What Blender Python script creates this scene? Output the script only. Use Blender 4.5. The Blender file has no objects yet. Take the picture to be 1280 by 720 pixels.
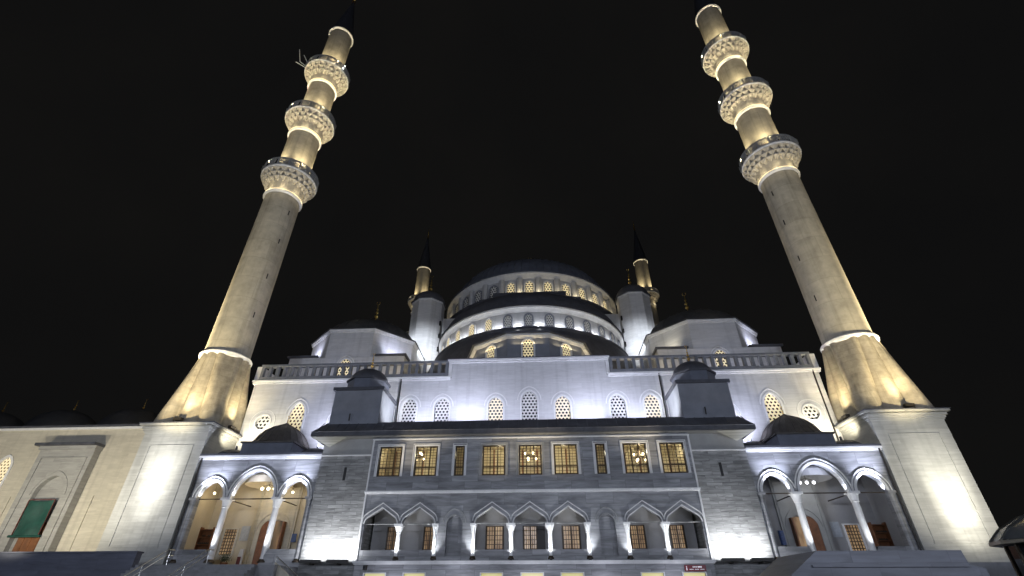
import bpy, bmesh, math, random
from math import pi, sin, cos, sqrt, radians
from mathutils import Vector, Matrix
random.seed(7)
SC = bpy.context.scene
COL = SC.collection

# ------------------------------------------------------------------ camera, world, exposure
cam_d = bpy.data.cameras.new("camera")
cam = bpy.data.objects.new("camera", cam_d); COL.objects.link(cam)
PITCH, YAW = radians(33.108), radians(3.307)
cam.location = (0.83, 0.0, 1.6)
cam.rotation_euler = (pi/2 + PITCH, 0, YAW)
cam_d.sensor_width = 36.0
cam_d.lens = 593.05/1280*36.0
cam_d.clip_start = 0.1; cam_d.clip_end = 3000
SC.camera = cam
SC.view_settings.view_transform = 'Standard'
SC.view_settings.look = 'None'
SC.view_settings.exposure = 0.0
SC.view_settings.gamma = 1.0
SC.view_settings.use_curve_mapping = False
try:
    SC.cycles.use_denoising = True
    SC.cycles.max_bounces = 5
    SC.cycles.diffuse_bounces = 3
    SC.cycles.sample_clamp_indirect = 3.0
    SC.cycles.use_light_tree = True
except Exception:
    pass

W = bpy.data.worlds.new("World"); SC.world = W; W.use_nodes = True
nt = W.node_tree; nt.nodes.clear()
wo = nt.nodes.new('ShaderNodeOutputWorld'); wb = nt.nodes.new('ShaderNodeBackground')
tc = nt.nodes.new('ShaderNodeTexCoord'); nz = nt.nodes.new('ShaderNodeTexNoise'); cr = nt.nodes.new('ShaderNodeValToRGB')
nz.inputs['Scale'].default_value = 2.2; nz.inputs['Detail'].default_value = 5; nz.inputs['Roughness'].default_value = .55
cr.color_ramp.elements[0].position = .35; cr.color_ramp.elements[0].color = (.0046, .0046, .0047, 1)
cr.color_ramp.elements[1].position = .75; cr.color_ramp.elements[1].color = (.0064, .0061, .0057, 1)
nt.links.new(tc.outputs['Generated'], nz.inputs['Vector']); nt.links.new(nz.outputs['Fac'], cr.inputs['Fac'])
nt.links.new(cr.outputs['Color'], wb.inputs['Color']); wb.inputs['Strength'].default_value = 1.0
nt.links.new(wb.outputs['Background'], wo.inputs['Surface'])

COOL = (.74, .83, 1.0); VIO = (.75, .78, 1.0); NEUT = (1.0, .97, .9); WARM = (1.0, .80, .46); CREAM = (1.0, .90, .66); WARMW = (1.0, .83, .50)

def lamp(kind, loc, power, color=NEUT, target=None, size=.1, angle=60, blend=.6, name='floodlight_or_added_lamp', size_y=None):
    d = bpy.data.lights.new(name, kind); d.energy = power; d.color = color
    if kind in ('POINT', 'SPOT'): d.shadow_soft_size = size
    if kind == 'SPOT': d.spot_size = radians(angle); d.spot_blend = blend
    if kind == 'AREA':
        d.shape = 'RECTANGLE'; d.size = size; d.size_y = size_y or size
    o = bpy.data.objects.new(name, d); COL.objects.link(o); o.location = loc
    if target is not None:
        o.rotation_euler = (Vector(target)-Vector(loc)).to_track_quat('-Z', 'Y').to_euler()
    return o

# plaza lighting (street lamps round the square, behind the photographer)
PLAZA = 2.5
for x, y, z, p in ((-34, -12, 11, 5200), (30, -12, 11, 5200), (0, -22, 12, 6500)):
    lamp('POINT', (x, y, z), p*PLAZA, (.76, .83, 1.0), size=1.0, name='plaza_lamp')

# minaret pedestals: strong floods from the stairs
for tz, p in ((7.6, 1500), (9.2, 3000), (11.2, 3600)):
    lamp('SPOT', (-28.0, 31.2, 4.6), p, (1, .97, .89), (-28.0, 36.2, tz), .2, 32, 1.0)
lamp('SPOT', (-28.6, 28.5, 4.6), 2200, (1, .97, .90), (-28.0, 36.2, 8.8), .2, 70, 1.0)
for tz, p in ((5.4, 1200), (7.0, 3000), (9.0, 3200)):
    lamp('SPOT', (28.6, 31.3, 3.6), p, (1, .95, .80), (28.5, 36.2, tz), .2, 34, 1.0)
lamp('SPOT', (28.8, 29.0, 3.6), 2400, (1, .93, .76), (28.6, 36.2, 8.0), .2, 75, 1.0)
lamp('SPOT', (24.0, 27.0, 6.2), 900, (1, .95, .80), (28.0, 36.2, 9.0), .4, 60, .9)
for s in (-1, 1):
    # tower wash lights on the ledge
    for dx in (-.9, .95):
        lamp('AREA', (s*13.6+dx, 35.4, 3.72), 175, (.97, .98, 1.0), (s*13.6+dx, 35.75, 5.2), .9, size_y=.12)
    # pedestal top lights: flared base and shaft
    for dx, dy, p in ((.2, -3.15, 700), (-s*3.15, -.4, 800), (s*3.15, .1, 600)):
        lamp('SPOT', (s*27.9+dx*1.12, 38.8+dy*1.12, 13.55), p*1.7, WARMW, (s*27.9+dx*.75, 38.8+dy*.75, 21), .12, 95, 1.0)
    lamp('SPOT', (s*20.5, 36.9, 11.8), 62000, WARMW, (s*27.9, 38.8, 23.5), .3, 52, 1.0)
    lamp('SPOT', (s*27.0, 25.5, 4.8), 17000, WARMW, (s*27.9, 36.8, 16.6), .3, 24, .7)
    lamp('SPOT', (s*36.5, 39.5, 15.0), 40000, WARMW, (s*27.9, 38.8, 24), .3, 46, .9)
    lamp('SPOT', (s*29.0, 27.0, 6.0), 24000, (1, .86, .55), (s*27.9, 38.8, 31), .3, 30, 1.0)
    # main wall
    for x, z, p in ((5.2, 13.5, 320), (9.2, 13.5, 240), (1.7, 13.5, 110)):
        lamp('SPOT', (s*x, 37.7, z), p*2.9, VIO, (s*x, 39.9, z+3.6), .15, 130, .9)
    for x, p in ((16.8, 330), (17.7, 120), (23.1, 300), (24.4, 160)):
        lamp('SPOT', (s*x, 37.9, 11.7), p*3.0, VIO if x < 23 else CREAM, (s*x, 39.9, 15.5), .15, 130, .9)
    # corner chambers
    lamp('SPOT', (s*24.6, 47.0, 24.0), 300, VIO, (s*23.6, 49.0, 25.6), .2, 130, .8)
    lamp('SPOT', (s*14.6, 46.6, 24.0), 330 if s < 0 else 120, VIO if s < 0 else CREAM, (s*15.4, 48.5, 25.6), .2, 130, .8)
    lamp('POINT', (s*19.7, 42.5, 20.3), 130, VIO, size=.2)
    # stair turrets
    lamp('SPOT', (s*11.6, 48.8, 24.4), 9000, (.86, .92, 1), (s*14.6, 58, 30.5), .25, 34, 1.0)
    lamp('SPOT', (s*17.3, 55.8, 29.6), 500, (.86, .92, 1), (s*15.6, 58.5, 31.5), .25, 70, .9)
    lamp('SPOT', (s*8.6, 37.9, 13.5), 1500, (.95, .96, 1), (s*11.8, 38.2, 15.2), .15, 80, .9)  # extra lamp added to brighten the inner side of the entrance tower turret
    # warm lamps behind the balustrade
    lamp('POINT', (s*9.6, 42.5, 18.9), 200, WARM, size=.2); lamp('POINT', (s*12.6, 44.5, 18.9), 220, WARM, size=.2)
for x, tx in ((-17.5, -14.6), (-13.8, -7.0), (13.8, 7.0), (17.5, 14.6), (-10.0, 1.5), (10.0, -1.5)):
    lamp('SPOT', (x, 31.8, 4.2), 500 if abs(tx) > 12 else 6000, (1, .84, .58), (tx, 35.9, 12.9), .15, 24, 1.0)
# courtyard wing
for x in (-56, -47, -38, -33):
    lamp('SPOT', (x, 29.5, 4.9), 2700 if x > -40 else 2400, (1, .91, .70), (x, 40, 9.8), .4, 100, .9)
# drum of the main dome (warm, right half and far left), half dome (cool scallops), exedra (warm)
TWO = 2*pi/32
for k in range(-8, 9):
    a = (k+.5)*TWO
    if k > 7: continue
    if k >= -1 or k <= -6:
        lamp('POINT', (15.15*sin(a), 72.8-15.15*cos(a), 38.75), 42, WARMW, size=.12)
for k in range(-8, 8):
    a = (k+.5)*TWO
    lamp('POINT', (12.42*sin(a), 59.0-12.42*cos(a), 27.0), 60, (.92, .95, 1), size=.1)
for k in range(-7, -2):
    a = k*TWO
    lamp('POINT', (12.4*sin(a), 59.0-12.4*cos(a), 26.9), 5, WARM, size=.05)

# ------------------------------------------------------------------ materials
MATS = {}
def mat(name, color, rough=.7, metal=0.0, noise=None, brick=None, mortar=.02, stain=0.0, bump=0.0, streak=False, emit=None, spec=None):
    """noise=(scale,amount) brick=(w,h,mortar amount)"""
    if name in MATS: return MATS[name]
    m = bpy.data.materials.new(name); m.use_nodes = True; MATS[name] = m
    n = m.node_tree; b = n.nodes['Principled BSDF']; L = n.links.new
    b.inputs['Roughness'].default_value = rough; b.inputs['Metallic'].default_value = metal
    if spec is not None: b.inputs['Specular IOR Level'].default_value = spec
    b.inputs['Base Color'].default_value = (*color, 1)
    if emit:
        b.inputs['Emission Color'].default_value = (*emit[0], 1); b.inputs['Emission Strength'].default_value = emit[1]
    cur = None
    if noise or brick:
        t = n.nodes.new('ShaderNodeTexCoord'); sx = n.nodes.new('ShaderNodeSeparateXYZ'); L(t.outputs['Object'], sx.inputs[0])
        ad = n.nodes.new('ShaderNodeMath'); ad.operation = 'ADD'; L(sx.outputs[0], ad.inputs[0]); L(sx.outputs[1], ad.inputs[1])
        cb = n.nodes.new('ShaderNodeCombineXYZ'); L(ad.outputs[0], cb.inputs[0]); L(sx.outputs[2], cb.inputs[1])
        rgb = n.nodes.new('ShaderNodeRGB'); rgb.outputs[0].default_value = (*color, 1); cur = rgb.outputs[0]
        hsrc = None
        if noise:
            sc, am = noise
            mp = n.nodes.new('ShaderNodeMapping'); L(t.outputs['Object'], mp.inputs[0])
            mp.inputs['Scale'].default_value = (.45, .45, 3.2) if streak else (1, 1, 1)
            vec = mp.outputs[0]
            if streak and brick:
                bk = n.nodes.new('ShaderNodeTexBrick'); L(cb.outputs[0], bk.inputs['Vector']); bk.inputs['Scale'].default_value = 1.0
                bk.inputs['Brick Width'].default_value = brick[0]; bk.inputs['Row Height'].default_value = brick[1]; bk.inputs['Mortar Size'].default_value = 0
                bk.inputs['Color1'].default_value = (0, 0, 0, 1); bk.inputs['Color2'].default_value = (1, 1, 1, 1)
                sc2 = n.nodes.new('ShaderNodeVectorMath'); sc2.operation = 'SCALE'; L(bk.outputs['Color'], sc2.inputs[0]); sc2.inputs['Scale'].default_value = 9.0
                av = n.nodes.new('ShaderNodeVectorMath'); av.operation = 'ADD'; L(vec, av.inputs[0]); L(sc2.outputs[0], av.inputs[1]); vec = av.outputs[0]
            tx = n.nodes.new('ShaderNodeTexNoise'); tx.inputs['Scale'].default_value = sc; tx.inputs['Detail'].default_value = 6
            tx.inputs['Roughness'].default_value = .62
            if streak: tx.inputs['Distortion'].default_value = .6
            L(vec, tx.inputs['Vector'])
            r = n.nodes.new('ShaderNodeMapRange'); L(tx.outputs['Fac'], r.inputs[0])
            r.inputs[1].default_value = .3; r.inputs[2].default_value = .7; r.inputs[3].default_value = 1-am; r.inputs[4].default_value = 1+am*.6
            mx = n.nodes.new('ShaderNodeVectorMath'); mx.operation = 'SCALE'; L(cur, mx.inputs[0]); L(r.outputs[0], mx.inputs['Scale']); cur = mx.outputs[0]
            # large soft weathering
            tb = n.nodes.new('ShaderNodeTexNoise'); tb.inputs['Scale'].default_value = .35; tb.inputs['Detail'].default_value = 3; L(t.outputs['Object'], tb.inputs['Vector'])
            r2 = n.nodes.new('ShaderNodeMapRange'); L(tb.outputs['Fac'], r2.inputs[0]); r2.inputs[1].default_value = .35; r2.inputs[2].default_value = .65
            r2.inputs[3].default_value = 1-am*.45; r2.inputs[4].default_value = 1.0
            m2 = n.nodes.new('ShaderNodeVectorMath'); m2.operation = 'SCALE'; L(cur, m2.inputs[0]); L(r2.outputs[0], m2.inputs['Scale']); cur = m2.outputs[0]
            hsrc = tx.outputs['Fac']
            if stain:
                ms = n.nodes.new('ShaderNodeMapping'); ms.inputs['Scale'].default_value = (2.2, 2.2, .10); L(t.outputs['Object'], ms.inputs[0])
                ts = n.nodes.new('ShaderNodeTexNoise'); ts.inputs['Scale'].default_value = 1.0; ts.inputs['Detail'].default_value = 5; L(ms.outputs[0], ts.inputs['Vector'])
                r3 = n.nodes.new('ShaderNodeMapRange'); L(ts.outputs['Fac'], r3.inputs[0]); r3.inputs[1].default_value = .50; r3.inputs[2].default_value = .72; r3.inputs[3].default_value = 1; r3.inputs[4].default_value = 1-stain
                m5 = n.nodes.new('ShaderNodeVectorMath'); m5.operation = 'SCALE'; L(cur, m5.inputs[0]); L(r3.outputs[0], m5.inputs['Scale']); cur = m5.outputs[0]
        if brick:
            bw, bh, mo = brick
            bt = n.nodes.new('ShaderNodeTexBrick'); L(cb.outputs[0], bt.inputs['Vector']); bt.inputs['Scale'].default_value = 1.0
            bt.inputs['Brick Width'].default_value = bw; bt.inputs['Row Height'].default_value = bh; bt.inputs['Mortar Size'].default_value = mortar
            bt.inputs['Color1'].default_value = (1, 1, 1, 1); bt.inputs['Color2'].default_value = (1-mo*.8,)*3+(1,); bt.inputs['Mortar'].default_value = (1-mo,)*3+(1,)
            bt.inputs['Mortar Smooth'].default_value = .3
            m3 = n.nodes.new('ShaderNodeVectorMath'); m3.operation = 'MULTIPLY'; L(cur, m3.inputs[0]); L(bt.outputs['Color'], m3.inputs[1]); cur = m3.outputs[0]
        L(cur, b.inputs['Base Color'])
        if bump:
            bp = n.nodes.new('ShaderNodeBump'); bp.inputs['Strength'].default_value = bump; bp.inputs['Distance'].default_value = .05
            sp = n.nodes.new('ShaderNodeSeparateXYZ'); L(cur, sp.inputs[0]); L(sp.outputs[0], bp.inputs['Height']); L(bp.outputs[0], b.inputs['Normal'])
    return m

MARBLE = mat('veined_grey_marble', (.365, .372, .392), .42, noise=(1.0, .5), brick=(1.9, .78, .36), streak=True)
TOWERM = mat('coursed_grey_stone', (.345, .35, .35), .7, noise=(1.6, .5), brick=(1.1, .24, .34), streak=True, bump=1.0)
SMOOTHG = mat('smooth_grey_stone', (.34, .345, .34), .7, noise=(1.2, .12))
WHITE = mat('pale_limestone', (.62, .62, .63), .65, noise=(1.6, .12), brick=(1.7, .46, .09), streak=True, stain=.16)
TRIM = mat('white_marble_trim', (.78, .78, .78), .45, noise=(2, .12))
SHAFT = mat('minaret_limestone', (.53, .485, .39), .7, noise=(1.3, .22), brick=(4.2, 2.35, .2), mortar=.035, stain=.22)
FLARE = mat('stained_minaret_stone', (.52, .46, .35), .75, noise=(2.2, .24), stain=.35, brick=(1.4, .55, .2), bump=.4)
PEDM = mat('pedestal_stone', (.50, .50, .475), .7, noise=(1.2, .16), brick=(1.5, .36, .12), streak=True, bump=.3, stain=.14)
CREAMW = mat('cream_travertine', (.56, .52, .43), .75, noise=(1.4, .14), brick=(1.4, .48, .09), streak=True, bump=.2, stain=.14)
LEADD = mat('dark_weathered_lead', (.05, .051, .055), .6, noise=(1.5, .35))
LEAD = mat('weathered_lead', (.082, .086, .105), .55, noise=(1.5, .35))
LEADB = mat('blue_grey_lead', (.15, .165, .21), .6, noise=(1.2, .2))
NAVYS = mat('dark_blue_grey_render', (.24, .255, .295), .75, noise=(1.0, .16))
RAILING = mat('dark_stone_balustrade', (.17, .18, .20), .7, noise=(3, .2))
GOLD = mat('gilded_metal', (.75, .52, .16), .3, metal=1.0)
DARK = mat('dark_opening', (.012, .012, .013), .6)
IRON = mat('black_ironwork', (.02, .017, .014), .5)
BRONZE = mat('dark_bronze_frame', (.05, .035, .022), .45, metal=.4)
WOOD = mat('brown_wood', (.22, .085, .032), .5, noise=(3, .4))
WALLIN = mat('warm_plaster_interior', (.57, .50, .37), .8, noise=(1.2, .1))
LOGIN = mat('grey_plaster_interior', (.33, .33, .34), .8, noise=(1.2, .1))
STEEL = mat('brushed_steel', (.62, .62, .60), .3, metal=1.0)
FLOOR = mat('plaza_granite', (.16, .16, .165), .6, noise=(1.5, .3), brick=(1.2, 1.2, .2))
FOUNT = mat('blue_grey_marble', (.17, .18, .215), .45, noise=(1.1, .4), streak=True, brick=(1.5, .42, .25))
CORB = mat('carved_corbel_stone', (.56, .52, .44), .7, noise=(3, .2))
STEPM = mat('step_granite', (.26, .265, .28), .6, noise=(2.0, .25))
DSTONE = mat('dark_blue_marble', (.13, .14, .185), .5, noise=(1.2, .3), streak=True, brick=(2.4, .6, .2))
LATT = mat('white_stone_lattice', (.74, .73, .70), .6)
GREEN = mat('green_tarpaulin', (.010, .070, .056), .65, noise=(2.5, .35))
RED = mat('red_fabric_edge', (.11, .022, .018), .7)
PANEDARK = mat('dark_window_glass', (.025, .028, .034), .12)
def glow(name, col, st):
    return mat(name, (.5, .45, .35), .6, emit=(col, st))
LATTGLOW = mat('stone_lattice_painted_glow', (.74, .68, .52), .6, emit=((1, .80, .44), .50))  # emission painted in, stands for warm uplight falling on the stone lattice
LATTWARM = mat('lattice_faint_painted_glow', (.74, .70, .60), .6, emit=((1, .76, .38), .30))  # weaker painted-in glow, imitates warm floodlight on the lattice
BULB = glow('lamp_globe', (1, .88, .62), 6.0)
STRIP = glow('led_strip', (1, .80, .46), 1.8)
YWIN = glow('yellow_lit_window', (.80, .72, .26), .55)

def lit_pane(name, c1, c2, st, stripes=None):
    m = bpy.data.materials.new(name); m.use_nodes = True; MATS[name] = m
    n = m.node_tree; b = n.nodes['Principled BSDF']; L = n.links.new
    b.inputs['Base Color'].default_value = (.08, .07, .05, 1); b.inputs['Roughness'].default_value = .25
    t = n.nodes.new('ShaderNodeTexCoord'); mp = n.nodes.new('ShaderNodeMapping'); L(t.outputs['Object'], mp.inputs[0])
    mp.inputs['Scale'].default_value = (1.6, 1, .45)
    x = n.nodes.new('ShaderNodeTexNoise'); x.inputs['Scale'].default_value = 1.4; x.inputs['Detail'].default_value = 3; L(mp.outputs[0], x.inputs['Vector'])
    r = n.nodes.new('ShaderNodeValToRGB'); r.color_ramp.elements[0].position = .35; r.color_ramp.elements[1].position = .68
    r.color_ramp.elements[0].color = (*c1, 1); r.color_ramp.elements[1].color = (*c2, 1); L(x.outputs['Fac'], r.inputs['Fac'])
    L(r.outputs[0], b.inputs['Emission Color']); b.inputs['Emission Strength'].default_value = st
    return m
PANE_BROWN = lit_pane('brown_lit_glass', (.20, .11, .055), (.62, .42, .23), .62)
PANE_DIM = lit_pane('dim_lit_glass', (.05, .03, .012), (.30, .16, .06), .6)

GLASS = bpy.data.materials.new('clear_window_glass'); GLASS.use_nodes = True
n = GLASS.node_tree; n.nodes.clear(); o_ = n.nodes.new('ShaderNodeOutputMaterial'); mx = n.nodes.new('ShaderNodeMixShader')
tr = n.nodes.new('ShaderNodeBsdfTransparent'); gl = n.nodes.new('ShaderNodeBsdfGlossy'); gl.inputs['Roughness'].default_value = .05
tr.inputs['Color'].default_value = (.9, .9, .86, 1); mx.inputs[0].default_value = .08
n.links.new(tr.outputs[0], mx.inputs[1]); n.links.new(gl.outputs[0], mx.inputs[2]); n.links.new(mx.outputs[0], o_.inputs['Surface'])

# ------------------------------------------------------------------ mesh helpers
ORG = {}
MIR = [1]
class MB:
    def __init__(s, T=None): s.v = []; s.f = []; s.T = T
    def add(s, vs, fs):
        b = len(s.v)
        if s.T: vs = [s.T(*p) for p in vs]
        if MIR[0] < 0: vs = [(-p[0], p[1], p[2]) for p in vs]
        s.v += [tuple(p) for p in vs]; s.f += [tuple(i+b for i in q) for q in fs]; return s
    def box(s, x0, x1, y0, y1, z0, z1):
        return s.add([(x0,y0,z0),(x1,y0,z0),(x1,y1,z0),(x0,y1,z0),(x0,y0,z1),(x1,y0,z1),(x1,y1,z1),(x0,y1,z1)],
                     [(0,3,2,1),(4,5,6,7),(0,1,5,4),(1,2,6,5),(2,3,7,6),(3,0,4,7)])
    def poly(s, *p): return s.add(list(p), [tuple(range(len(p)))])
    def prism(s, pts, z0, z1, top=None):
        n = len(pts); top = top or pts
        return s.add([(x,y,z0) for x,y in pts]+[(x,y,z1) for x,y in top],
                     [tuple(range(n))[::-1], tuple(range(n,2*n))]+[(i,(i+1)%n,n+(i+1)%n,n+i) for i in range(n)])
    def lathe(s, prof, cx=0, cy=0, n=32, a0=0.0, a1=2*pi, ph=0.0):
        full = abs(a1-a0-2*pi) < 1e-6; m = n if full else n+1; vs = []; fs = []
        for r, z in prof:
            for i in range(m):
                a = a0+(a1-a0)*i/n+ph; vs.append((cx+r*sin(a), cy-r*cos(a), z))
        for k in range(len(prof)-1):
            for i in range(n):
                j = (i+1) % m; fs.append((k*m+i, k*m+j, (k+1)*m+j, (k+1)*m+i))
        return s.add(vs, fs)
    def tube(s, pts, r, n=6):
        pts = [Vector(p) for p in pts]; vs = []; fs = []
        for i, p in enumerate(pts):
            d = (pts[min(i+1,len(pts)-1)]-pts[max(i-1,0)]).normalized()
            u = d.cross(Vector((0,0,1)) if abs(d.z) < .9 else Vector((1,0,0))).normalized(); w = d.cross(u)
            for k in range(n):
                a = 2*pi*k/n; q = p+u*(r*cos(a))+w*(r*sin(a)); vs.append(tuple(q))
        for i in range(len(pts)-1):
            for k in range(n):
                fs.append((i*n+k, i*n+(k+1)%n, (i+1)*n+(k+1)%n, (i+1)*n+k))
        fs += [tuple(range(n))[::-1], tuple((len(pts)-1)*n+k for k in range(n))]
        return s.add(vs, fs)
    def ball(s, c, r, n=10, sz=1.0):
        return s.lathe([(max(r*sin(pi*i/8), 1e-4), c[2]-r*sz*cos(pi*i/8)) for i in range(9)], c[0], c[1], n)
    def wall(s, xa, xb, z0, z1, yf, yb, ops=()):
        """wall in an x-z plane with openings; an opening is a list of samples (x, zlow, zhigh)"""
        def both(x0,a0,x1,a1,c0,c1):
            if max(c0-a0, c1-a1) < 1e-4: return
            for y in (yf, yb): s.poly((x0,y,a0),(x1,y,a1),(x1,y,c1),(x0,y,c0))
        x = xa
        for op in sorted(ops, key=lambda o: o[0][0]):
            both(x, z0, op[0][0], z0, z1, z1)
            for (x0,l0,h0),(x1,l1,h1) in zip(op, op[1:]):
                both(x0, z0, x1, z0, l0, l1); both(x0, h0, x1, h1, z1, z1)
                s.poly((x0,yf,h0),(x1,yf,h1),(x1,yb,h1),(x0,yb,h0))
                if l0 > z0+1e-4: s.poly((x0,yf,l0),(x1,yf,l1),(x1,yb,l1),(x0,yb,l0))
            for (xx,l,h) in (op[0], op[-1]):
                if h-l > 1e-3: s.poly((xx,yf,l),(xx,yf,h),(xx,yb,h),(xx,yb,l))
            x = op[-1][0]
        both(x, z0, xb, z0, z1, z1)
        s.poly((xa,yf,z0),(xa,yf,z1),(xa,yb,z1),(xa,yb,z0)); s.poly((xb,yf,z0),(xb,yf,z1),(xb,yb,z1),(xb,yb,z0))
        s.poly((xa,yf,z1),(xb,yf,z1),(xb,yb,z1),(xa,yb,z1))
        return s
    def band(s, path, t, yf, yb, closed=False, inner=0.0):
        """raised moulding of width t outside a 2-D path (x,z)"""
        n = len(path); out = []; inn = []
        for i in range(n):
            a = path[(i-1) % n] if (closed or i > 0) else path[i]; b = path[(i+1) % n] if (closed or i < n-1) else path[i]
            dx, dz = b[0]-a[0], b[1]-a[1]; l = math.hypot(dx, dz) or 1; nx, nzv = -dz/l, dx/l
            out.append((path[i][0]+nx*t, path[i][1]+nzv*t)); inn.append((path[i][0]-nx*inner, path[i][1]-nzv*inner))
        rng = range(n if closed else n-1)
        for i in rng:
            j = (i+1) % n; A, B, C, D = inn[i], inn[j], out[j], out[i]
            s.poly((A[0],yf,A[1]),(B[0],yf,B[1]),(C[0],yf,C[1]),(D[0],yf,D[1]))
            s.poly((D[0],yf,D[1]),(C[0],yf,C[1]),(C[0],yb,C[1]),(D[0],yb,D[1]))
            s.poly((A[0],yf,A[1]),(B[0],yf,B[1]),(B[0],yb,B[1]),(A[0],yb,A[1]))
        return s
    def build(s, name, m, parent=None, loc=None, smooth=False, bevel=0.0, label=None, mods=None):
        org = ORG[parent] if parent is not None else Vector(loc or (0,0,0))
        me = bpy.data.meshes.new(name); me.from_pydata([tuple(Vector(p)-org) for p in s.v], [], s.f)
        bm = bmesh.new(); bm.from_mesh(me); bmesh.ops.remove_doubles(bm, verts=bm.verts, dist=1e-5)
        bmesh.ops.recalc_face_normals(bm, faces=bm.faces); bm.to_mesh(me); bm.free()
        if smooth:
            for p in me.polygons: p.use_smooth = True
            try: me.set_sharp_from_angle(angle=radians(38))
            except Exception: pass
        o = bpy.data.objects.new(name, me); COL.objects.link(o); me.materials.append(m)
        if parent is not None: o.parent = parent
        else: o.location = org
        ORG[o] = org
        if bevel:
            bv = o.modifiers.new('bevel', 'BEVEL'); bv.width = bevel; bv.segments = 2; bv.limit_method = 'ANGLE'
        if label: o['label'] = label
        return o

def thing(name, label, cat, loc, group=None):
    if MIR[0] < 0: loc = (-loc[0], loc[1], loc[2])
    o = bpy.data.objects.new(name, None); COL.objects.link(o); o.location = loc; o.empty_display_size = .3
    o['label'] = label; o['category'] = cat
    if group: o['group'] = group
    ORG[o] = Vector(loc); return o
def tag(o, label, cat, group=None):
    o['label'] = label; o['category'] = cat
    if group: o['group'] = group
    return o
def struct(o): o['kind'] = 'structure'; return o
def mloc(l): return (l[0]*MIR[0], l[1], l[2])

def ptarch(w, rise, n=8):
    """pointed two-centred arch: list of (u,h) from -w/2 to w/2"""
    r = (rise*rise+(w/2)**2)/w; half = []
    for i in range(n+1):
        th = math.acos(max(-1, min(1, (r-w/2)/r)))*i/n
        half.append((-(r*cos(th)-(r-w/2)), r*sin(th)))
    return half[:-1]+[(0.0, half[-1][1])]+[(-u, h) for u, h in half[-2::-1]]
def keel(w, rs=.4, phi=58, n=6):
    half = [(w/2-rs+rs*cos(radians(phi*i/n)), rs*sin(radians(phi*i/n))) for i in range(n+1)]
    x, z = half[-1]; half.append((0.0, z+x/math.tan(radians(phi))))
    return [(-u, h) for u, h in half]+[(u, h) for u, h in half[-2::-1]]
def op_arch(cx, zb, zs, arch): return [(cx+u, zb, zs+h) for u, h in arch]
def op_rect(x0, x1, zb, zt): return [(x0, zb, zt), (x1, zb, zt)]
def op_circ(cx, cz, r, n=20):
    return [(cx-r*cos(pi*i/n), cz-r*sin(pi*i/n), cz+r*sin(pi*i/n)) for i in range(n+1)]
def arch_path(cx, zb, zs, arch):
    return [(cx+arch[0][0], zb)]+[(cx+u, zs+h) for u, h in arch]+[(cx+arch[-1][0], zb)]

def inside(p, path):
    x, z = p; c = False; j = len(path)-1
    for i in range(len(path)):
        a, b = path[i], path[j]
        if (a[1] > z) != (b[1] > z) and x < (b[0]-a[0])*(z-a[1])/(b[1]-a[1]+1e-12)+a[0]: c = not c
        j = i
    return c
def lattice(mb, path, pitch, y, depth=.07, hole=.36):
    xs = [p[0] for p in path]; zs = [p[1] for p in path]; cx = (min(xs)+max(xs))/2
    nx = int((max(xs)-min(xs))/pitch/2)+2; row = pitch*sqrt(3)/2; nz_ = int((max(zs)-min(zs))/row)+2
    for k in range(nz_):
        for i in range(-nx, nx+1):
            x = cx+(i+(k % 2)*.5)*pitch; z = min(zs)+row*.55+k*row
            if not inside((x, z), path): continue
            R, r = pitch/sqrt(3), pitch*hole; v = []
            for q in range(6):
                a = pi/2+q*pi/3; v += [(x+R*cos(a), y, z+R*sin(a)), (x+r*cos(a), y, z+r*sin(a)), (x+r*cos(a), y+depth, z+r*sin(a))]
            f = []
            for q in range(6):
                a, b = 3*q, 3*((q+1) % 6); f += [(a, b, b+1, a+1), (a+1, b+1, b+2, a+2)]
            mb.add(v, f)
def lat_window(parent, cx, zb, zs, w, rise, yf, T=None, pitch=.32, fr=.16, lm=None, fm=None, recess=.22, pane=None, proud=.05, hood=0.0, name='window'):
    surf = recess < .05; yl = yf-.075 if surf else yf+recess*.55; yp = yf-.03 if surf else yf+recess-.02; recess = max(recess, 0)
    """arched stone-lattice window: frame, lattice, glass"""
    ar = ptarch(w, rise); path = arch_path(cx, zb, zs, ar)
    f = MB(T); f.band(path, fr, yf-proud, yf+recess, inner=.05)
    f.box(cx-w/2-fr, cx+w/2+fr, yf-proud-.03, yf+recess, zb-.14, zb)
    if hood:
        ar2 = ptarch(w+2*hood, rise+hood*1.25); f.band([(cx+u, zs+h) for u, h in ar2], .09, yf-proud, yf+.02)
    fo = f.build(name, fm or TRIM, parent)
    l = MB(T); lattice(l, path, pitch, yl, depth=.035 if surf else .07); l.build('lattice', lm or LATT, fo)
    g = MB(T); g.poly(*[(x, yp, z) for x, z in path]); g.build('pane', pane or PANEDARK, fo)
    return fo
def finial(mb, cx, cy, z, h):
    """stacked gilded balls with a crescent"""
    mb.lathe([(.16*h/2, z-.1), (.07*h/2, z+.12*h), (.05*h/2, z+.2*h)], cx, cy, 10)
    for q, r in ((.24, .15), (.42, .12), (.56, .09), (.68, .065)):
        mb.ball((cx, cy, z+q*h), r*h/2, 10, 1.0)
    mb.tube([(cx, cy, z+.1*h), (cx, cy, z+.86*h)], .018*h/2+.012, 6)
    pts = [(cx+.11*h/2*sin(a), cy, z+.92*h-.11*h/2*cos(a)) for a in [radians(t) for t in range(-140, 141, 20)]]
    mb.tube(pts, .016*h/2+.01, 5)
def dome_prof(r, h, z, n=12, r0=0.02):
    return [(max(r*cos(pi/2*i/n), r0), z+h*sin(pi/2*i/n)) for i in range(n+1)]
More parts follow.
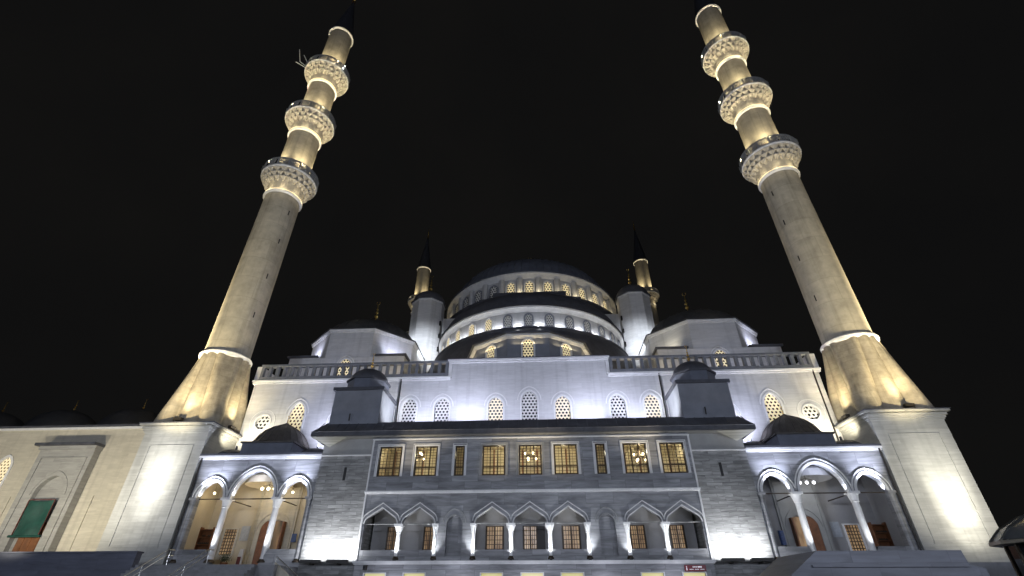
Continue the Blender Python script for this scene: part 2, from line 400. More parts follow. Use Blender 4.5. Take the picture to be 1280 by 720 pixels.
def dome_ribs(mb, r, h, z, cx, cy, k, t=.035, n=10):
    for j in range(k):
        a = 2*pi*j/k; mb.tube([(cx+(r+.01)*cos(pi/2*i/n)*sin(a), cy-(r+.01)*cos(pi/2*i/n)*cos(a), z+(h+.01)*sin(pi/2*i/n)) for i in range(n)], t, 4)

# ------------------------------------------------------------------ ground, platform
struct(MB().poly((-400,-300,0),(400,-300,0),(400,500,0),(-400,500,0)).build('plaza_ground', FLOOR))
pl = MB(); pl.box(-72, -15.75, 33.0, 39.95, -.1, 3.3); pl.box(15.75, 34, 33.0, 39.95, -.1, 3.3)
struct(pl.build('raised_terrace', STEPM))

# ------------------------------------------------------------------ minarets
def muqarnas(mb, cx, cy, r0, r1, z0, z1, tiers=3, N=24):
    """stalactite corbel: staggered tiers of pointed niches between brackets"""
    P = lambda an, r, z: (cx+r*sin(an), cy-r*cos(an), z)
    for t in range(tiers):
        ra = r0+(r1-r0)*t/tiers; rb = r0+(r1-r0)*(t+1)/tiers; za = z0+(z1-z0)*t/tiers; zb = z0+(z1-z0)*(t+1)/tiers
        st = 2*pi/N; d = zb-za
        for i in range(N):
            a = i*st+(t % 2)*st/2; h = st*.27
            lo = P(a, ra+.03, za-.22*d)
            A, B = P(a-h, ra+.02, za+.25*d), P(a+h, ra+.02, za+.25*d); nose = P(a, ra+.12, za+.15*d)
            C, D = P(a-st*.42, rb+.04, zb-.18*d), P(a+st*.42, rb+.04, zb-.18*d); nz2 = P(a, rb+.09, zb-.25*d)
            E_, F_ = P(a-st*.5, rb+.04, zb-.04*d), P(a+st*.5, rb+.04, zb-.04*d)
            Ai, Bi, Ci, Di = P(a-h*.8, ra-.3, za+.25*d), P(a+h*.8, ra-.3, za+.25*d), P(a-st*.40, rb-.34, zb-.18*d), P(a+st*.40, rb-.34, zb-.18*d); li = P(a, ra-.25, za-.1*d)
            mb.add([lo, A, B, nose, C, D, nz2, E_, F_, Ai, Bi, Ci, Di, li],
                   [(0,3,1),(0,2,3),(1,3,6,4),(3,2,5,6),(4,6,7),(6,8,7),(5,8,6),(1,4,11,9),(2,10,12,5),(0,1,9,13),(0,13,10,2),(4,7,11),(5,12,8)])
        mb.lathe([(ra-.30, za-.1*d), (ra-.22, za+.4*d), (rb-.36, zb-.1*d), (rb-.30, zb-.02)], cx, cy, 48)
        mb.lathe([(rb-.36, zb-.035), (rb+.03, zb-.03), (rb+.05, zb)], cx, cy, 48)

def minaret(x, y, label, full=True, light=1.0):
    t = thing('minaret', label, 'minaret', (x, y, 0), 'pencil minarets of the mosque')
    h = 2.6
    p = MB(); p.box(x-h, x+h, y-h, y+h, 0, 12.55)
    ped = p.build('pedestal', PEDM, t)
    # recessed field outline and joints
    q = MB(); q.band([(x-h+.85, 4.6), (x-h+.85, 11.55), (x+h-.85, 11.55), (x+h-.85, 4.6)], .05, y-h-.05, y-h+.02)
    q.box(x-h+.75, x+h-.75, y-h-.07, y-h+.02, 4.5, 4.6); q.build('panel_moulding', PEDM, ped)
    c = MB()
    for k, (o, za, zb) in enumerate(((.06, 12.55, 12.68), (.14, 12.68, 12.84), (.24, 12.84, 13.02), (.42, 13.08, 13.22))):
        c.box(x-h-o, x+h+o, y-h-o, y+h+o, za, zb)
    c.build('cornice', PEDM, ped)
    cl = MB(); cl.box(x-h-.48, x+h+.48, y-h-.48, y+h+.48, 13.225, 13.29); cl.build('lead_flashing', LEAD, ped)
    # flared transition
    zb, zt = 13.29, 19.75; Rt = 2.02; bot = []; top = []
    fl = MB(); facets = []
    for sd in range(4):
        ca = sd*pi/2
        def rotp(px, py): return (x+px*cos(ca)-py*sin(ca), y+px*sin(ca)+py*cos(ca))
        b = [rotp(-2.5, -2.5), rotp(-.95, -2.1), rotp(.95, -2.1), rotp(2.5, -2.5)]
        ta = [-45+11, -13, 13, 45-11]
        tp = [rotp(Rt*sin(radians(a)), -Rt*cos(radians(a))) for a in ta]
        tnext = rotp(Rt*sin(radians(45+11)), -Rt*cos(radians(45+11)))
        nseg = 6
        for i in range(3):
            ox, oy = rotp(0, -1); ox -= x; oy -= y; G = []
            for k in range(nseg+1):
                f = k/nseg; P0 = [b[i][q]+(tp[i][q]-b[i][q])*f for q in (0, 1)]; P1 = [b[i+1][q]+(tp[i+1][q]-b[i+1][q])*f for q in (0, 1)]; row = []
                for c in range(7):
                    u = c/6; bul = .27*math.hypot(P1[0]-P0[0], P1[1]-P0[1])*4*u*(1-u)
                    row.append((P0[0]+(P1[0]-P0[0])*u+ox*bul, P0[1]+(P1[1]-P0[1])*u+oy*bul, zb+(zt-zb)*f))
                G.append(row)
            for k in range(nseg):
                for c in range(6): fl.poly(G[k][c], G[k][c+1], G[k+1][c+1], G[k+1][c])
        facets.append(((*b[3], zb), (*tnext, zt), (*tp[3], zt)))
    fb = fl.build('flared_base', FLARE, t, smooth=True)
    for fc in facets: MB().poly(*fc).build('corner_facet', FLARE, fb)
    r = MB(); r.lathe([(1.9, 19.62), (2.1, 19.72), (2.2, 19.86), (2.22, 20.0), (2.14, 20.12), (1.9, 20.16)], x, y, 40); r.build('collar_ring', TRIM, t, smooth=True)
    R = [1.90, 1.84, 1.76, 1.66]; zc = [39.7, 50.3, 60.55]; ztop = 73.9; zlow = 20.1
    for i in range(4):
        z1 = zc[i] if i < 3 else ztop
        s = MB(); s.lathe([(R[i]+.02, zlow), (R[i]-.02, z1+.3)], x, y, 40)
        so = s.build('shaft', SHAFT, t, smooth=True)
        if i == 0:
            for zz in (24.0, 28.5, 33, 37):
                a = radians(66)*(-1 if x > 0 else 1)
                T = lambda u, v, w, a=a, zz=zz: (x+(R[0]+.01-v)*sin(a)+u*cos(a), y-(R[0]+.01-v)*cos(a)+u*sin(a), zz+w)
                MB(T).box(-.05, .05, -.02, .12, 0, .6).build('window_slit', DARK, so)
        else:
            a = radians(28)*(-1 if x > 0 else 1)*(-1)
            T = lambda u, v, w, a=a, i=i: (x+(R[i]+.02-v)*sin(a)+u*cos(a), y-(R[i]+.02-v)*cos(a)+u*sin(a), w)
            d = MB(T); d.box(-.32, .32, -.03, .3, zlow, zlow+1.75); d.build('balcony_door', DARK, so)
        if i == 3: break
        z = z1; rb = R[i]
        bal = MB(); bal.lathe([(rb-.05, z-.1), (rb+.08, z-.02), (rb+.19, z+.06), (rb+.20, z+.15), (rb+.12, z+.22), (rb-.05, z+.24)], x, y, 40)
        bo = bal.build('balcony_collar', TRIM, t, smooth=True)
        m = MB(); ro = 3.02-.05*i; zf = z+3.0; muqarnas(m, x, y, rb+.26, ro-.10, z+1.5, zf-.13, 3, 22); m.lathe([(rb-.03, z+.3), (rb+.02, z+1.2), (rb+.06, z+1.6)], x, y, 32)
        mo = m.build('muqarnas_corbel', CORB, bo)
        fl_ = MB(); fl_.lathe([(rb-.05, zf-.12), (ro-.05, zf-.15), (ro+.06, zf-.05), (ro+.06, zf+.08), (rb-.05, zf+.08)], x, y, 48); fl_.build('balcony_floor', TRIM, bo)
        pp = MB(); nP = 16
        pp.lathe([(ro-.07, zf+.08), (ro-.07, zf+.2), (ro+.03, zf+.2), (ro+.03, zf+.08)], x, y, 48)
        pp.lathe([(ro-.08, zf+1.05), (ro-.08, zf+1.2), (ro+.05, zf+1.2), (ro+.05, zf+1.05), (ro-.08, zf+1.05)], x, y, 48)
        for k in range(nP):
            a = 2*pi*k/nP; T = lambda u, v, w, a=a: (x+(ro-v)*sin(a)+u*cos(a), y-(ro-v)*cos(a)+u*sin(a), w)
            b2 = MB(T); b2.box(-.1, .1, -.03, .08, zf+.2, zf+1.05); w_ = ro*2*pi/nP
            for q in range(1, 6):
                u = -w_/2+0; uu = .1+(w_-.2)*q/6.0; b2.box(uu-.035, uu+.035, 0, .05, zf+.2, zf+1.05)
            for zz in (.42, .66, .88):
                b2.box(.1, w_-.1, .01, .05, zf+zz-.04, zf+zz+.04)
            vs = b2.v if MIR[0] > 0 else [(-p[0],p[1],p[2]) for p in b2.v]
            pp.add(vs, b2.f)
        pp.build('pierced_parapet', SMOOTHG, bo)
        if full:
            stp = MB(); stp.lathe([(rb+.17, z+.25), (rb+.17, z+.29), (rb+.10, z+.29)], x, y, 40); stp.build('led_strip', STRIP, bo)
        zlow = zf+.08
        if full:
            for k in range(5):
                a = 2*pi*(k+.5)/5+.2; lamp('SPOT', mloc((x+(rb+.85)*sin(a), y-(rb+.85)*cos(a), zf+.35)), 2300*light, WARMW, mloc((x+(rb+.15)*sin(a), y-(rb+.15)*cos(a), zf+6.5)), .1, 80, 1.0)
            for k in range(8):
                a = 2*pi*(k+.5)/8; lamp('POINT', mloc((x+(rb+.55)*sin(a), y-(rb+.55)*cos(a), z+.6)), 22*light, WARMW, size=.1)
        elif i == 2:
            for k in range(4):
                a = 2*pi*(k+.5)/4; lamp('SPOT', mloc((x+(rb+.85)*sin(a), y-(rb+.85)*cos(a), zf+.35)), 2000*light, WARMW, mloc((x+(rb+.15)*sin(a), y-(rb+.15)*cos(a), zf+6.5)), .1, 80, 1.0)
                lamp('POINT', mloc((x+(rb+.6)*sin(a), y-(rb+.6)*cos(a), z+.3)), 25*light, WARMW, size=.1)
    cp = MB(); cp.lathe([(R[3]-.05, ztop-.1), (R[3]+.14, ztop), (R[3]+.2, ztop+.14), (R[3]+.05, ztop+.24)], x, y, 40); cp.build('cap_ring', TRIM, t, smooth=True)
    co = MB(); co.lathe([(R[3]+.22, ztop+.24), (R[3]+.1, ztop+.5), (.12, ztop+11.0), (.05, ztop+11.2)], x, y, 32); cone = co.build('cone_roof', LEAD, t, smooth=True)
    fi = MB(); finial(fi, x, y, ztop+11.1, 3.2); fi.build('finial', GOLD, cone)
    return t
minaret(-27.9, 38.8, 'tall minaret rising beside the cream courtyard wing, aerials on its top balcony')
minaret(27.9, 38.8, 'tall minaret nearest the dark right edge, its pedestal outlined against night sky')
minaret(-28.3, 101.0, 'distant minaret peeping over the stair turret on the left of the big dome', full=False)
minaret(28.3, 101.0, 'distant minaret peeping over the stair turret on the right of the big dome', full=False)
for s in (-1, 1):   # floods on the roof for the far minarets
    lamp('SPOT', (s*26.0, 92.0, 30), 9000, WARM, (s*28.3, 101, 62), .3, 30, .9)

# ------------------------------------------------------------------ prayer hall
H = thing('prayer_hall', 'white domed prayer hall with lattice windows rising behind the entrance block', 'mosque', (0, 60, 0))
b = MB(); b.box(-25.1, 25.1, 40.62, 98, 0, 18.0); b.build('hall_body', WHITE, H)
ops = []
WIN = [(s*x, 14.2, 15.55, 1.36, .82) for x in (2.9, 7.62, 10.5) for s in (-1, 1)]+[(0.03, 14.2, 16.0, 1.42, .88)]
WING = [(s*20.5, 13.0, 15.2, 1.42, 1.05) for s in (-1, 1)]
def ops_of(lst): return [op_arch(cx, zb, zs, ptarch(w, r)) for cx, zb, zs, w, r in lst]
RND = [(s*23.42, 14.48, .66) for s in (-1, 1)]+[(s*16.55, 14.48, .66) for s in (-1, 1)]
wl = MB()
wl.wall(-25.2, 25.2, 3.3, 12.0, 40.0, 40.6, [op_rect(s*20.0-1.15 if s < 0 else 20.0-1.15, s*20.0+1.15, 3.3, 6.6) for s in (-1, 1)])
wl.wall(-25.2, 25.2, 12.0, 18.2, 40.0, 40.6, ops_of(WIN+WING)+[op_circ(*r) for r in RND])
wl.wall(-6.95, 6.95, 18.2, 19.6, 40.0, 40.6)
wl.box(-6.9, 6.9, 40.6, 43.5, 18.0, 19.6)
wl.box(-25.4, -24.85, 39.98, 42.5, 18.2, 19.75); wl.box(24.85, 25.4, 39.98, 42.5, 18.2, 19.75)
wl.build('front_wall', WHITE, H)
co = MB()
for s in (-1, 1):
    xa, xb = sorted((s*7.05, s*25.35))
    co.box(xa, xb, 39.86, 40.3, 18.02, 18.16); co.box(xa, xb, 39.72, 40.3, 18.16, 18.32)
    xa, xb = sorted((s*6.96, s*7.25)); co.box(xa, xb, 39.86, 40.3, 18.32, 19.9)
co.box(-7.25, 7.25, 39.8, 40.3, 19.6, 19.74); co.box(-7.32, 7.32, 39.68, 40.4, 19.74, 19.9)
co.build('cornice', TRIM, H)
ld = MB(); ld.box(-7.4, 7.4, 39.62, 43.6, 19.9, 19.97); ld.build('lead_capping', LEAD, H)
for cx, zb, zs, w, r in WIN: lat_window(H, cx, zb, zs, w, r, 40.0, pitch=.31, fr=.10, hood=.26, lm=LATTWARM if abs(abs(cx)-2.9) < .1 or cx > 10 else LATT)
for cx, zb, zs, w, r in WING: lat_window(H, cx, zb, zs, w, r, 40.0, pitch=.33, fr=.10, hood=.24, lm=LATTGLOW)
for cx, cz, r in RND:
    path = [(cx+r*cos(2*pi*i/28), cz-r*sin(2*pi*i/28)) for i in range(28)]
    f = MB(); f.band(path, .09, 39.95, 40.25, closed=True, inner=.03)
    p2 = [(cx+(r+.4)*cos(2*pi*i/28), cz-(r+.4)*sin(2*pi*i/28)) for i in range(28)]; f.band(p2, .06, 39.97, 40.02, closed=True)
    fo = f.build('round_window', TRIM, H)
    l = MB(); lattice(l, path, .36, 40.12); l.build('lattice', LATT, fo)
    g = MB(); g.poly(*[(x, 40.24, z) for x, z in path]); g.build('pane', PANEDARK, fo)
for x, z0 in ((-11.5, 13.0), (11.5, 13.0), (24.7, 11.0)):
    m = MB(); m.tube([(x, 39.9, z0), (x, 39.9, 18.1), (x, 39.75, 18.35)], .06, 6); m.build('drainpipe', IRON, H)
# balustrades
for s in (-1, 1):
    xa, xb = sorted((s*7.28, s*24.84))
    m = MB(); m.box(xa, xb, 39.75, 40.15, 18.33, 18.62)
    bo = m.build('balustrade', RAILING, H)
    m = MB(); m.box(xa, xb, 39.7, 40.2, 19.62, 19.82); m.build('top_rail', RAILING, bo)
    m = MB(); k = 25
    for i in range(k+1):
        x = xa+.13+(xb-xa-.26)*i/k; m.box(x-.13, x+.13, 39.8, 40.1, 18.62, 19.62)
    m.build('baluster_row', RAILING, bo)
# corner chambers
for s in (-1, 1):
    cx, cy, ap = s*19.7, 52.1, 6.0
    m = MB(); m.box(cx-6.3, cx+6.3, 45.95, cy+6.3, 17.9, 23.35); ch = m.build('corner_chamber', WHITE, H)
    oc = [(cx+ap/cos(pi/8)*sin(pi/8+k*pi/4), cy-ap/cos(pi/8)*cos(pi/8+k*pi/4)) for k in range(8)]
    big = lambda f: [(cx+(p[0]-cx)*f, cy+(p[1]-cy)*f) for p in oc]
    m = MB(); m.prism(oc, 23.35, 26.45); m.build('octagonal_drum', WHITE, ch)
    m = MB(); m.prism(big(1.02), 26.45, 26.62); m.prism(big(1.035), 26.625, 26.78); m.build('cornice', TRIM, ch)
    m = MB(); m.prism(big(1.05), 26.785, 26.9); m.lathe(dome_prof(5.7, 3.4, 26.9), cx, cy, 40); dome_ribs(m, 5.7, 3.4, 26.9, cx, cy, 28)
    m.build('lead_dome', LEADD, ch, smooth=True)
    MB().box(cx-6.5, cx-3.1, 45.7, 47.6, 23.36, 23.55).build('lead_ledge', LEAD, ch); MB().box(cx+3.1, cx+6.5, 45.7, 47.6, 23.36, 23.55).build('lead_ledge', LEAD, ch)
    m = MB(); finial(m, cx, cy, 30.2, 4.0); m.build('finial', GOLD, ch)
    lat_window(H, cx, 20.3, 22.25, 1.45, .9, 45.95, pitch=.32, fr=.1, hood=.24, lm=LATTGLOW, recess=-.02, proud=.1)
# stair turrets at the corners of the dome square
for s in (-1, 1):
    cx, cy = s*14.8, 59.0; oc = lambda r: [(cx+r*sin(pi/8+k*pi/4), cy-r*cos(pi/8+k*pi/4)) for k in range(8)]
    m = MB(); m.prism(oc(2.35), 20, 37.2); st = m.build('stair_turret', WHITE, H)
    m = MB(); m.prism(oc(2.45), 37.2, 37.42); m.build('cornice', TRIM, st)
    m = MB(); m.prism(oc(2.6), 37.425, 37.6); m.lathe(dome_prof(2.35, 2.0, 37.6), cx, cy, 24); m.build('lead_dome', LEAD, st, smooth=True)
    m = MB(); finial(m, cx, cy, 39.6, 3.4); m.build('finial', GOLD, st)
    for z in (29.5, 31.5, 33.5): MB().box(cx-s*2.2-.1, cx-s*2.2+.1, cy-1.4, cy-1.1, z, z+.6).build('window_slit', DARK, st)
# exedra (front polygon)
def polyring(cx, cy, ap, n=10):
    R_ = ap/cos(pi/n); return [(cx+R_*sin(pi/n+2*pi*k/n), cy-R_*cos(pi/n+2*pi*k/n)) for k in range(n)]
m = MB(); m.prism(polyring(0, 47.1, 6.15), 18, 22.75); ex = m.build('exedra_drum', NAVYS, H)
m = MB(); m.prism(polyring(0, 47.1, 6.2), 22.5, 22.72, polyring(0, 47.1, 6.4)); m.prism(polyring(0, 47.1, 6.42), 22.725, 22.9); m.build('cornice', TRIM, ex)
m = MB(); m.prism(polyring(0, 47.1, 6.6), 22.905, 23.1); m.prism(polyring(0, 47.1, 6.5), 23.1, 26.4, polyring(0, 47.1, 1.0)); m.build('lead_half_dome', LEAD, ex)
def Tring(cx, cy, a, R_): return lambda u, v, w: (cx+(R_-v)*sin(a)+u*cos(a), cy-(R_-v)*cos(a)+u*sin(a), w)
for k in (-2, -1, 0, 1, 2):
    lat_window(H, 0, 20.2, 21.75, 1.12, .62, 0, T=Tring(0, 47.1, k*2*pi/10, 6.15), pitch=.30, fr=.12, lm=LATTGLOW, recess=-.01, proud=.16)
for k in (-2, -1, 0, 1, 2):
    a = k*2*pi/10; T = Tring(0, 47.1, a, 6.15)
    lamp('AREA', T(0, -.22, 21.85), 11, WARM, T(0, -.20, 23), 2.9, size_y=.08).rotation_euler = (pi, 0, a)
# half dome with window drum
m = MB(); m.lathe([(12.0, 24.0), (12.0, 29.2)], 0, 59.0, 64, -pi*.56, pi*.56); hd = m.build('half_dome_drum', WHITE, H, smooth=True)
m = MB(); m.lathe([(12.0, 28.95), (12.16, 29.1), (12.2, 29.25), (12.42, 29.42), (12.42, 29.62), (12.0, 29.62)], 0, 59.0, 64, -pi*.56, pi*.56); m.build('cornice', TRIM, hd, smooth=True)
m = MB(); m.lathe([(12.5, 29.63), (12.5, 29.8), (12.1, 29.9)]+[(12.1*cos(pi/2*i/10*.86), 29.9+5.3*sin(pi/2*i/10*.86)) for i in range(1, 11)], 0, 59.0, 64, -pi*.56, pi*.56); m.build('lead_half_dome', LEAD, hd, smooth=True)
m = MB(); m.lathe([(12.0, 26.75), (13.0, 26.68), (13.05, 26.5), (13.0, 26.3), (13.6, 25.2), (14.6, 22.5), (15.2, 18.0)], 0, 59.2, 64, -pi*.5, pi*.5); m.build('lead_skirt_roof', LEAD, hd, smooth=True)
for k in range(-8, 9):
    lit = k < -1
    lat_window(H, 0, 27.1, 28.15, .92, .5, 0, T=Tring(0, 59.0, k*TWO, 12.02), pitch=.26, fr=.10, lm=LATTGLOW if lit else LATT, fm=TRIM if lit else NAVYS, recess=-.005, proud=.15)  # unlit windows: shade put into the darker frame colour
# main drum and dome
m = MB(); m.lathe([(14.0, 34), (14.0, 42.0)], 0, 72.8, 96); dr = m.build('dome_drum', WHITE, H, smooth=True)
m = MB(); m.lathe([(14.0, 41.6), (14.25, 41.8), (14.4, 42.0), (14.65, 42.2), (14.65, 42.42), (14.0, 42.42)], 0, 72.8, 96); m.build('cornice', TRIM, dr, smooth=True)
for k in range(-9, 9):
    b2 = MB(Tring(0, 72.8, (k+.5)*TWO, 14.0)); b2.prism([(-.42, .1), (-.42, -.42), (0, -.6), (.42, -.42), (.42, .1)], 38.36, 41.55); b2.build('buttress', WHITE, dr)
m = MB(); m.lathe([(14.0, 38.35), (15.25, 38.3), (15.3, 38.0), (15.2, 37.8), (15.6, 36.2), (15.6, 33.0)], 0, 72.8, 96); m.build('lead_skirt_roof', LEAD, dr, smooth=True)
m = MB(); m.lathe([(14.75, 42.43), (14.75, 42.6), (13.7, 42.75)]+dome_prof(13.6, 8.0, 42.75, 16)[1:], 0, 72.8, 96); dome_ribs(m, 13.6, 8.0, 42.75, 0, 72.8, 72, .09)
dm = m.build('main_dome', mat('blue_lead_sheet', (.13, .145, .19), .6, noise=(1.0, .3)), H, smooth=True)
m = MB(); finial(m, 0, 72.8, 50.7, 5.4); m.build('finial', GOLD, dm)
m = MB(); m.box(-5.2, 5.2, 57.0, 60.0, 35.5, 38.05); m.box(-7.2, 7.2, 57.4, 60, 35.5, 37.3); m.build('stepped_lead_base', LEAD, dr)
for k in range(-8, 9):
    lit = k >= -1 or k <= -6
    lat_window(H, 0, 38.75, 40.3, 1.3, .75, 0, T=Tring(0, 72.8, k*TWO, 14.02), pitch=.44, fr=.16, lm=LATTGLOW if lit else LATT, fm=TRIM if lit else NAVYS, recess=-.005, proud=.16)  # frame colour darkened where unlit, painted shade as on the half dome
# dome square and great arches behind the stair turrets
m = MB(); m.box(-15.5, 15.5, 59.5, 86, 17.9, 35.5); m.build('dome_square', WHITE, H)

# ------------------------------------------------------------------ entrance block
E_ = thing('entrance_block', 'grey marble entrance block with two storeys of windows and twin domed stair towers', 'building', (0, 36, 0))
YF, YB = 35.9, 36.3
A = keel(2.30, .52, 57)
def ogive(cx): return [(cx+u, 4.27, 5.85+h) for u, h in A]
bays = []
for grp in ((-10.37, -7.73), (-2.64, 0.0, 2.64), (7.73, 10.37)):
    o = []
    for c in grp: o += ogive(c)
    bays.append(o)
NICHE = [(-5.2), 5.2]
UW = [(-10.32, 1.72), (-7.62, 1.68), (-5.12, .72), (-2.58, 1.72), (0.09, 1.72), (2.68, 1.74), (5.22, .72), (7.72, 1.72), (10.4, 1.76)]
LW = [-10.32, -7.68, -2.58, .07, 2.66, 7.78, 10.42]
fa = MB()
fa.wall(-11.75, 11.75, 0, 3.42, YF, YB, [op_rect(x-.69, x+.69, .8, 2.92) for x in LW])
fa.wall(-11.75, 11.75, 3.42, 7.8, YF, YB, bays+[op_arch(c, 3.9, 5.75, ptarch(1.1, .62)) for c in NICHE])
fa.wall(-11.75, 11.75, 7.8, 11.76, YF, YB, [op_rect(x-w/2, x+w/2, 8.98, 11.12) for x, w in UW]); fa.box(-11.75, 11.75, YF, YB, 11.765, 11.805)
fa.build('facade_wall', MARBLE, E_)
m = MB()
m.box(-11.8, 11.8, 35.72, 36.0, 3.42, 3.5); m.box(-11.85, 11.85, 35.6, 36.0, 3.5, 3.62)
m.box(-11.8, 11.8, 35.78, 36.0, 7.8, 7.88); m.box(-11.82, 11.82, 35.7, 36.0, 7.88, 7.98)
m.box(-11.8, 11.8, 35.82, 36.0, 11.6, 11.68)
for s in (-1, 1): m.box(s*11.72-.06, s*11.72+.06, 35.84, 36.15, 3.62, 7.8); m.box(s*11.72-.06, s*11.72+.06, 35.84, 36.15, 7.98, 11.6)
m.build('string_course', TRIM, E_)
for c in NICHE: MB().box(c-.6, c+.6, 36.22, 36.28, 3.88, 6.5).build('niche_panel', MARBLE, E_)
for x, w in UW: MB().box(x-w/2-.1, x+w/2+.1, 35.882, 35.92, 8.05, 8.75).build('sill_panel', MARBLE, E_)
# arch mouldings
for c in (-10.37, -7.73, -2.64, 0.0, 2.64, 7.73, 10.37):
    m = MB(); m.band([(c+u, 5.85+h) for u, h in A], .06, YF-.08, YF+.01, inner=.01)
    m.band([(c+u, 6.0+h) for u, h in keel(2.56, .62, 57)], .06, YF-.09, YF+.01)
    m.build('arch_moulding', TRIM, E_)
for c in NICHE:
    m = MB(); m.band([(c+u, 5.75+h) for u, h in ptarch(1.14, .66)], .045, YF-.05, YF+.01); m.band([(c+u, 5.85+h) for u, h in ptarch(1.5, .95)], .045, YF-.05, YF+.01); m.build('niche_moulding', SMOOTHG, E_)
def column(parent, x, y, zb, zc, zt, r, cap=.30, name='column', m_=None):
    c = MB(); c.lathe([(r*1.02, zb), (r, zb+.3), (r*.9, zc)], x, y, 20); o = c.build(name, m_ or TRIM, parent, smooth=True)
    k = MB(); k.lathe([(r*.95, zc-.04), (r*1.1, zc), (r*1.05, zc+.06), (cap*.9, zc+(zt-zc)*.6), (cap, zc+(zt-zc)*.75)], x, y, 12)
    k.box(x-cap, x+cap, y-cap, y+cap, zc+(zt-zc)*.75, zt); k.build('capital', m_ or TRIM, o)
    d = MB(); d.lathe([(r*1.5, zb-.16), (r*1.5, zb-.08), (r*1.25, zb-.02), (r*1.1, zb+.05)], x, y, 16); d.build('column_base', BRONZE, o)
    return o
for x in (-9.05, -1.32, 1.32, 9.05): column(E_, x, 36.02, 3.85, 5.28, 5.85, .16, .31)
for x in (-6.5, -3.87, 3.87, 6.5): column(E_, x, 35.92, 3.85, 5.28, 5.85, .14, .22)
for x in (-9.05, -6.5, -3.87, -1.32, 1.32, 3.87, 6.5, 9.05):
    lamp('SPOT', (x, 35.25, 3.72), 330, (.93, .96, 1), (x, 35.92, 5.1), .05, 70, 1.0)
    u = MB(); u.box(x-.09, x+.09, 35.62, 35.74, 3.63, 3.74)
    u.build('uplight_housing', IRON, E_)
m = MB()
for x0, x1 in ((-11.5, -6.6), (-3.8, 3.8), (6.6, 11.5)): m.tube([(x0, 36.05, 5.86), (x1, 36.05, 5.86)], .03, 6)
m.build('tie_rod', SMOOTHG, E_)
for x in (-9.2, -4.6, 0.1, 4.6, 9.2): lamp('POINT', (x, 34.6, 2.4), 45, (.85, .86, 1), size=.2)
# upper windows
def grille(mb, x0, x1, z0, z1, y, nx, nz_, t=.018):
    for i in range(nx+1):
        x = x0+(x1-x0)*i/nx; mb.box(x-t, x+t, y, y+.03, z0, z1)
    for k in range(nz_+1):
        z = z0+(z1-z0)*k/nz_; mb.box(x0, x1, y-.012, y-.001, z-t, z+t)
BLIND = mat('slatted_blind_fabric', (.50, .40, .22), .8, noise=(1, .15))
for i, (x, w) in enumerate(UW):
    f = MB(); f.band([(x-w/2, 8.98), (x-w/2, 11.12), (x+w/2, 11.12), (x+w/2, 8.98)], .13, YF-.03, YF+.0, inner=.0)
    f.band([(x-w/2-.13, 8.98), (x-w/2-.13, 11.25), (x+w/2+.13, 11.25), (x+w/2+.13, 8.98)], .05, YF-.07, YF+.0)
    fo = f.build('window', TRIM if i not in (3, 4) else SMOOTHG, E_)
    d = MB(); x0, x1 = x-w/2+.02, x+w/2-.02
    t_ = .045
    d.box(x0, x0+t_*2, YF+.12, YF+.2, 8.99, 11.11); d.box(x1-t_*2, x1, YF+.12, YF+.2, 8.99, 11.11)
    d.box(x0+t_*2, x1-t_*2, YF+.12, YF+.2, 8.99, 9.06); d.box(x0+t_*2, x1-t_*2, YF+.12, YF+.2, 11.03, 11.11)
    d.box(x0+t_*2, x1-t_*2, YF+.125, YF+.195, 9.55, 9.63)
    if w > 1:
        for q in (1/3, 2/3):
            xm = x0+(x1-x0)*q; d.box(xm-.03, xm+.03, YF+.13, YF+.19, 9.06, 9.55); d.box(xm-.03, xm+.03, YF+.13, YF+.19, 9.63, 11.03)
    d.build('sash', BRONZE, fo)
    g = MB(); grille(g, x0+.09, x1-.09, 9.06, 11.03, YF+.06, 6 if w > 1 else 3, 10, .014); g.build('grille', BRONZE, fo)
    p = MB(); p.poly((x0, YF+.16, 9.0), (x1, YF+.16, 9.0), (x1, YF+.16, 11.1), (x0, YF+.16, 11.1)); p.build('pane', GLASS, fo)
# room behind the upper windows
m = MB(); m.box(-11.6, 11.6, 36.32, 39.6, 8.5, 8.6); m.box(-11.6, 11.6, 36.32, 39.6, 11.7, 11.8); m.box(-11.6, 11.6, 39.6, 39.7, 8.6, 11.7)
for x in (-11.6, -6.2, -4.1, 4.2, 6.3, 11.5): m.box(x, x+.1, 36.32, 39.6, 8.6, 11.7)
m.build('upper_room', WALLIN, E_)
m = MB()
for i in range(-19, 20):
    if i % 2: m.box(i*.58-.07, i*.58+.07, 39.5, 39.58, 8.6, 11.68)
m.build('pilaster_strip', WOOD, E_)
for x, p in ((-10.5, 22), (-8.2, 55), (-2.3, 60), (.3, 60), (2.6, 60), (8.4, 60), (10.6, 26), (5.2, 16), (-5.1, 14)):
    lamp('POINT', (x, 37.6, 10.9), p*1.75, (1, .89, .60), size=.12)
# lower windows
for x in LW:
    f = MB(); f.band([(x-.69, .8), (x-.69, 2.92), (x+.69, 2.92), (x+.69, .8)], .09, YF-.04, YF+.02, inner=0); fo = f.build('window', TRIM, E_)
    p = MB(); p.poly((x-.69, YF+.2, .8), (x+.69, YF+.2, .8), (x+.69, YF+.2, 2.92), (x-.69, YF+.2, 2.92)); p.build('pane', YWIN, fo)
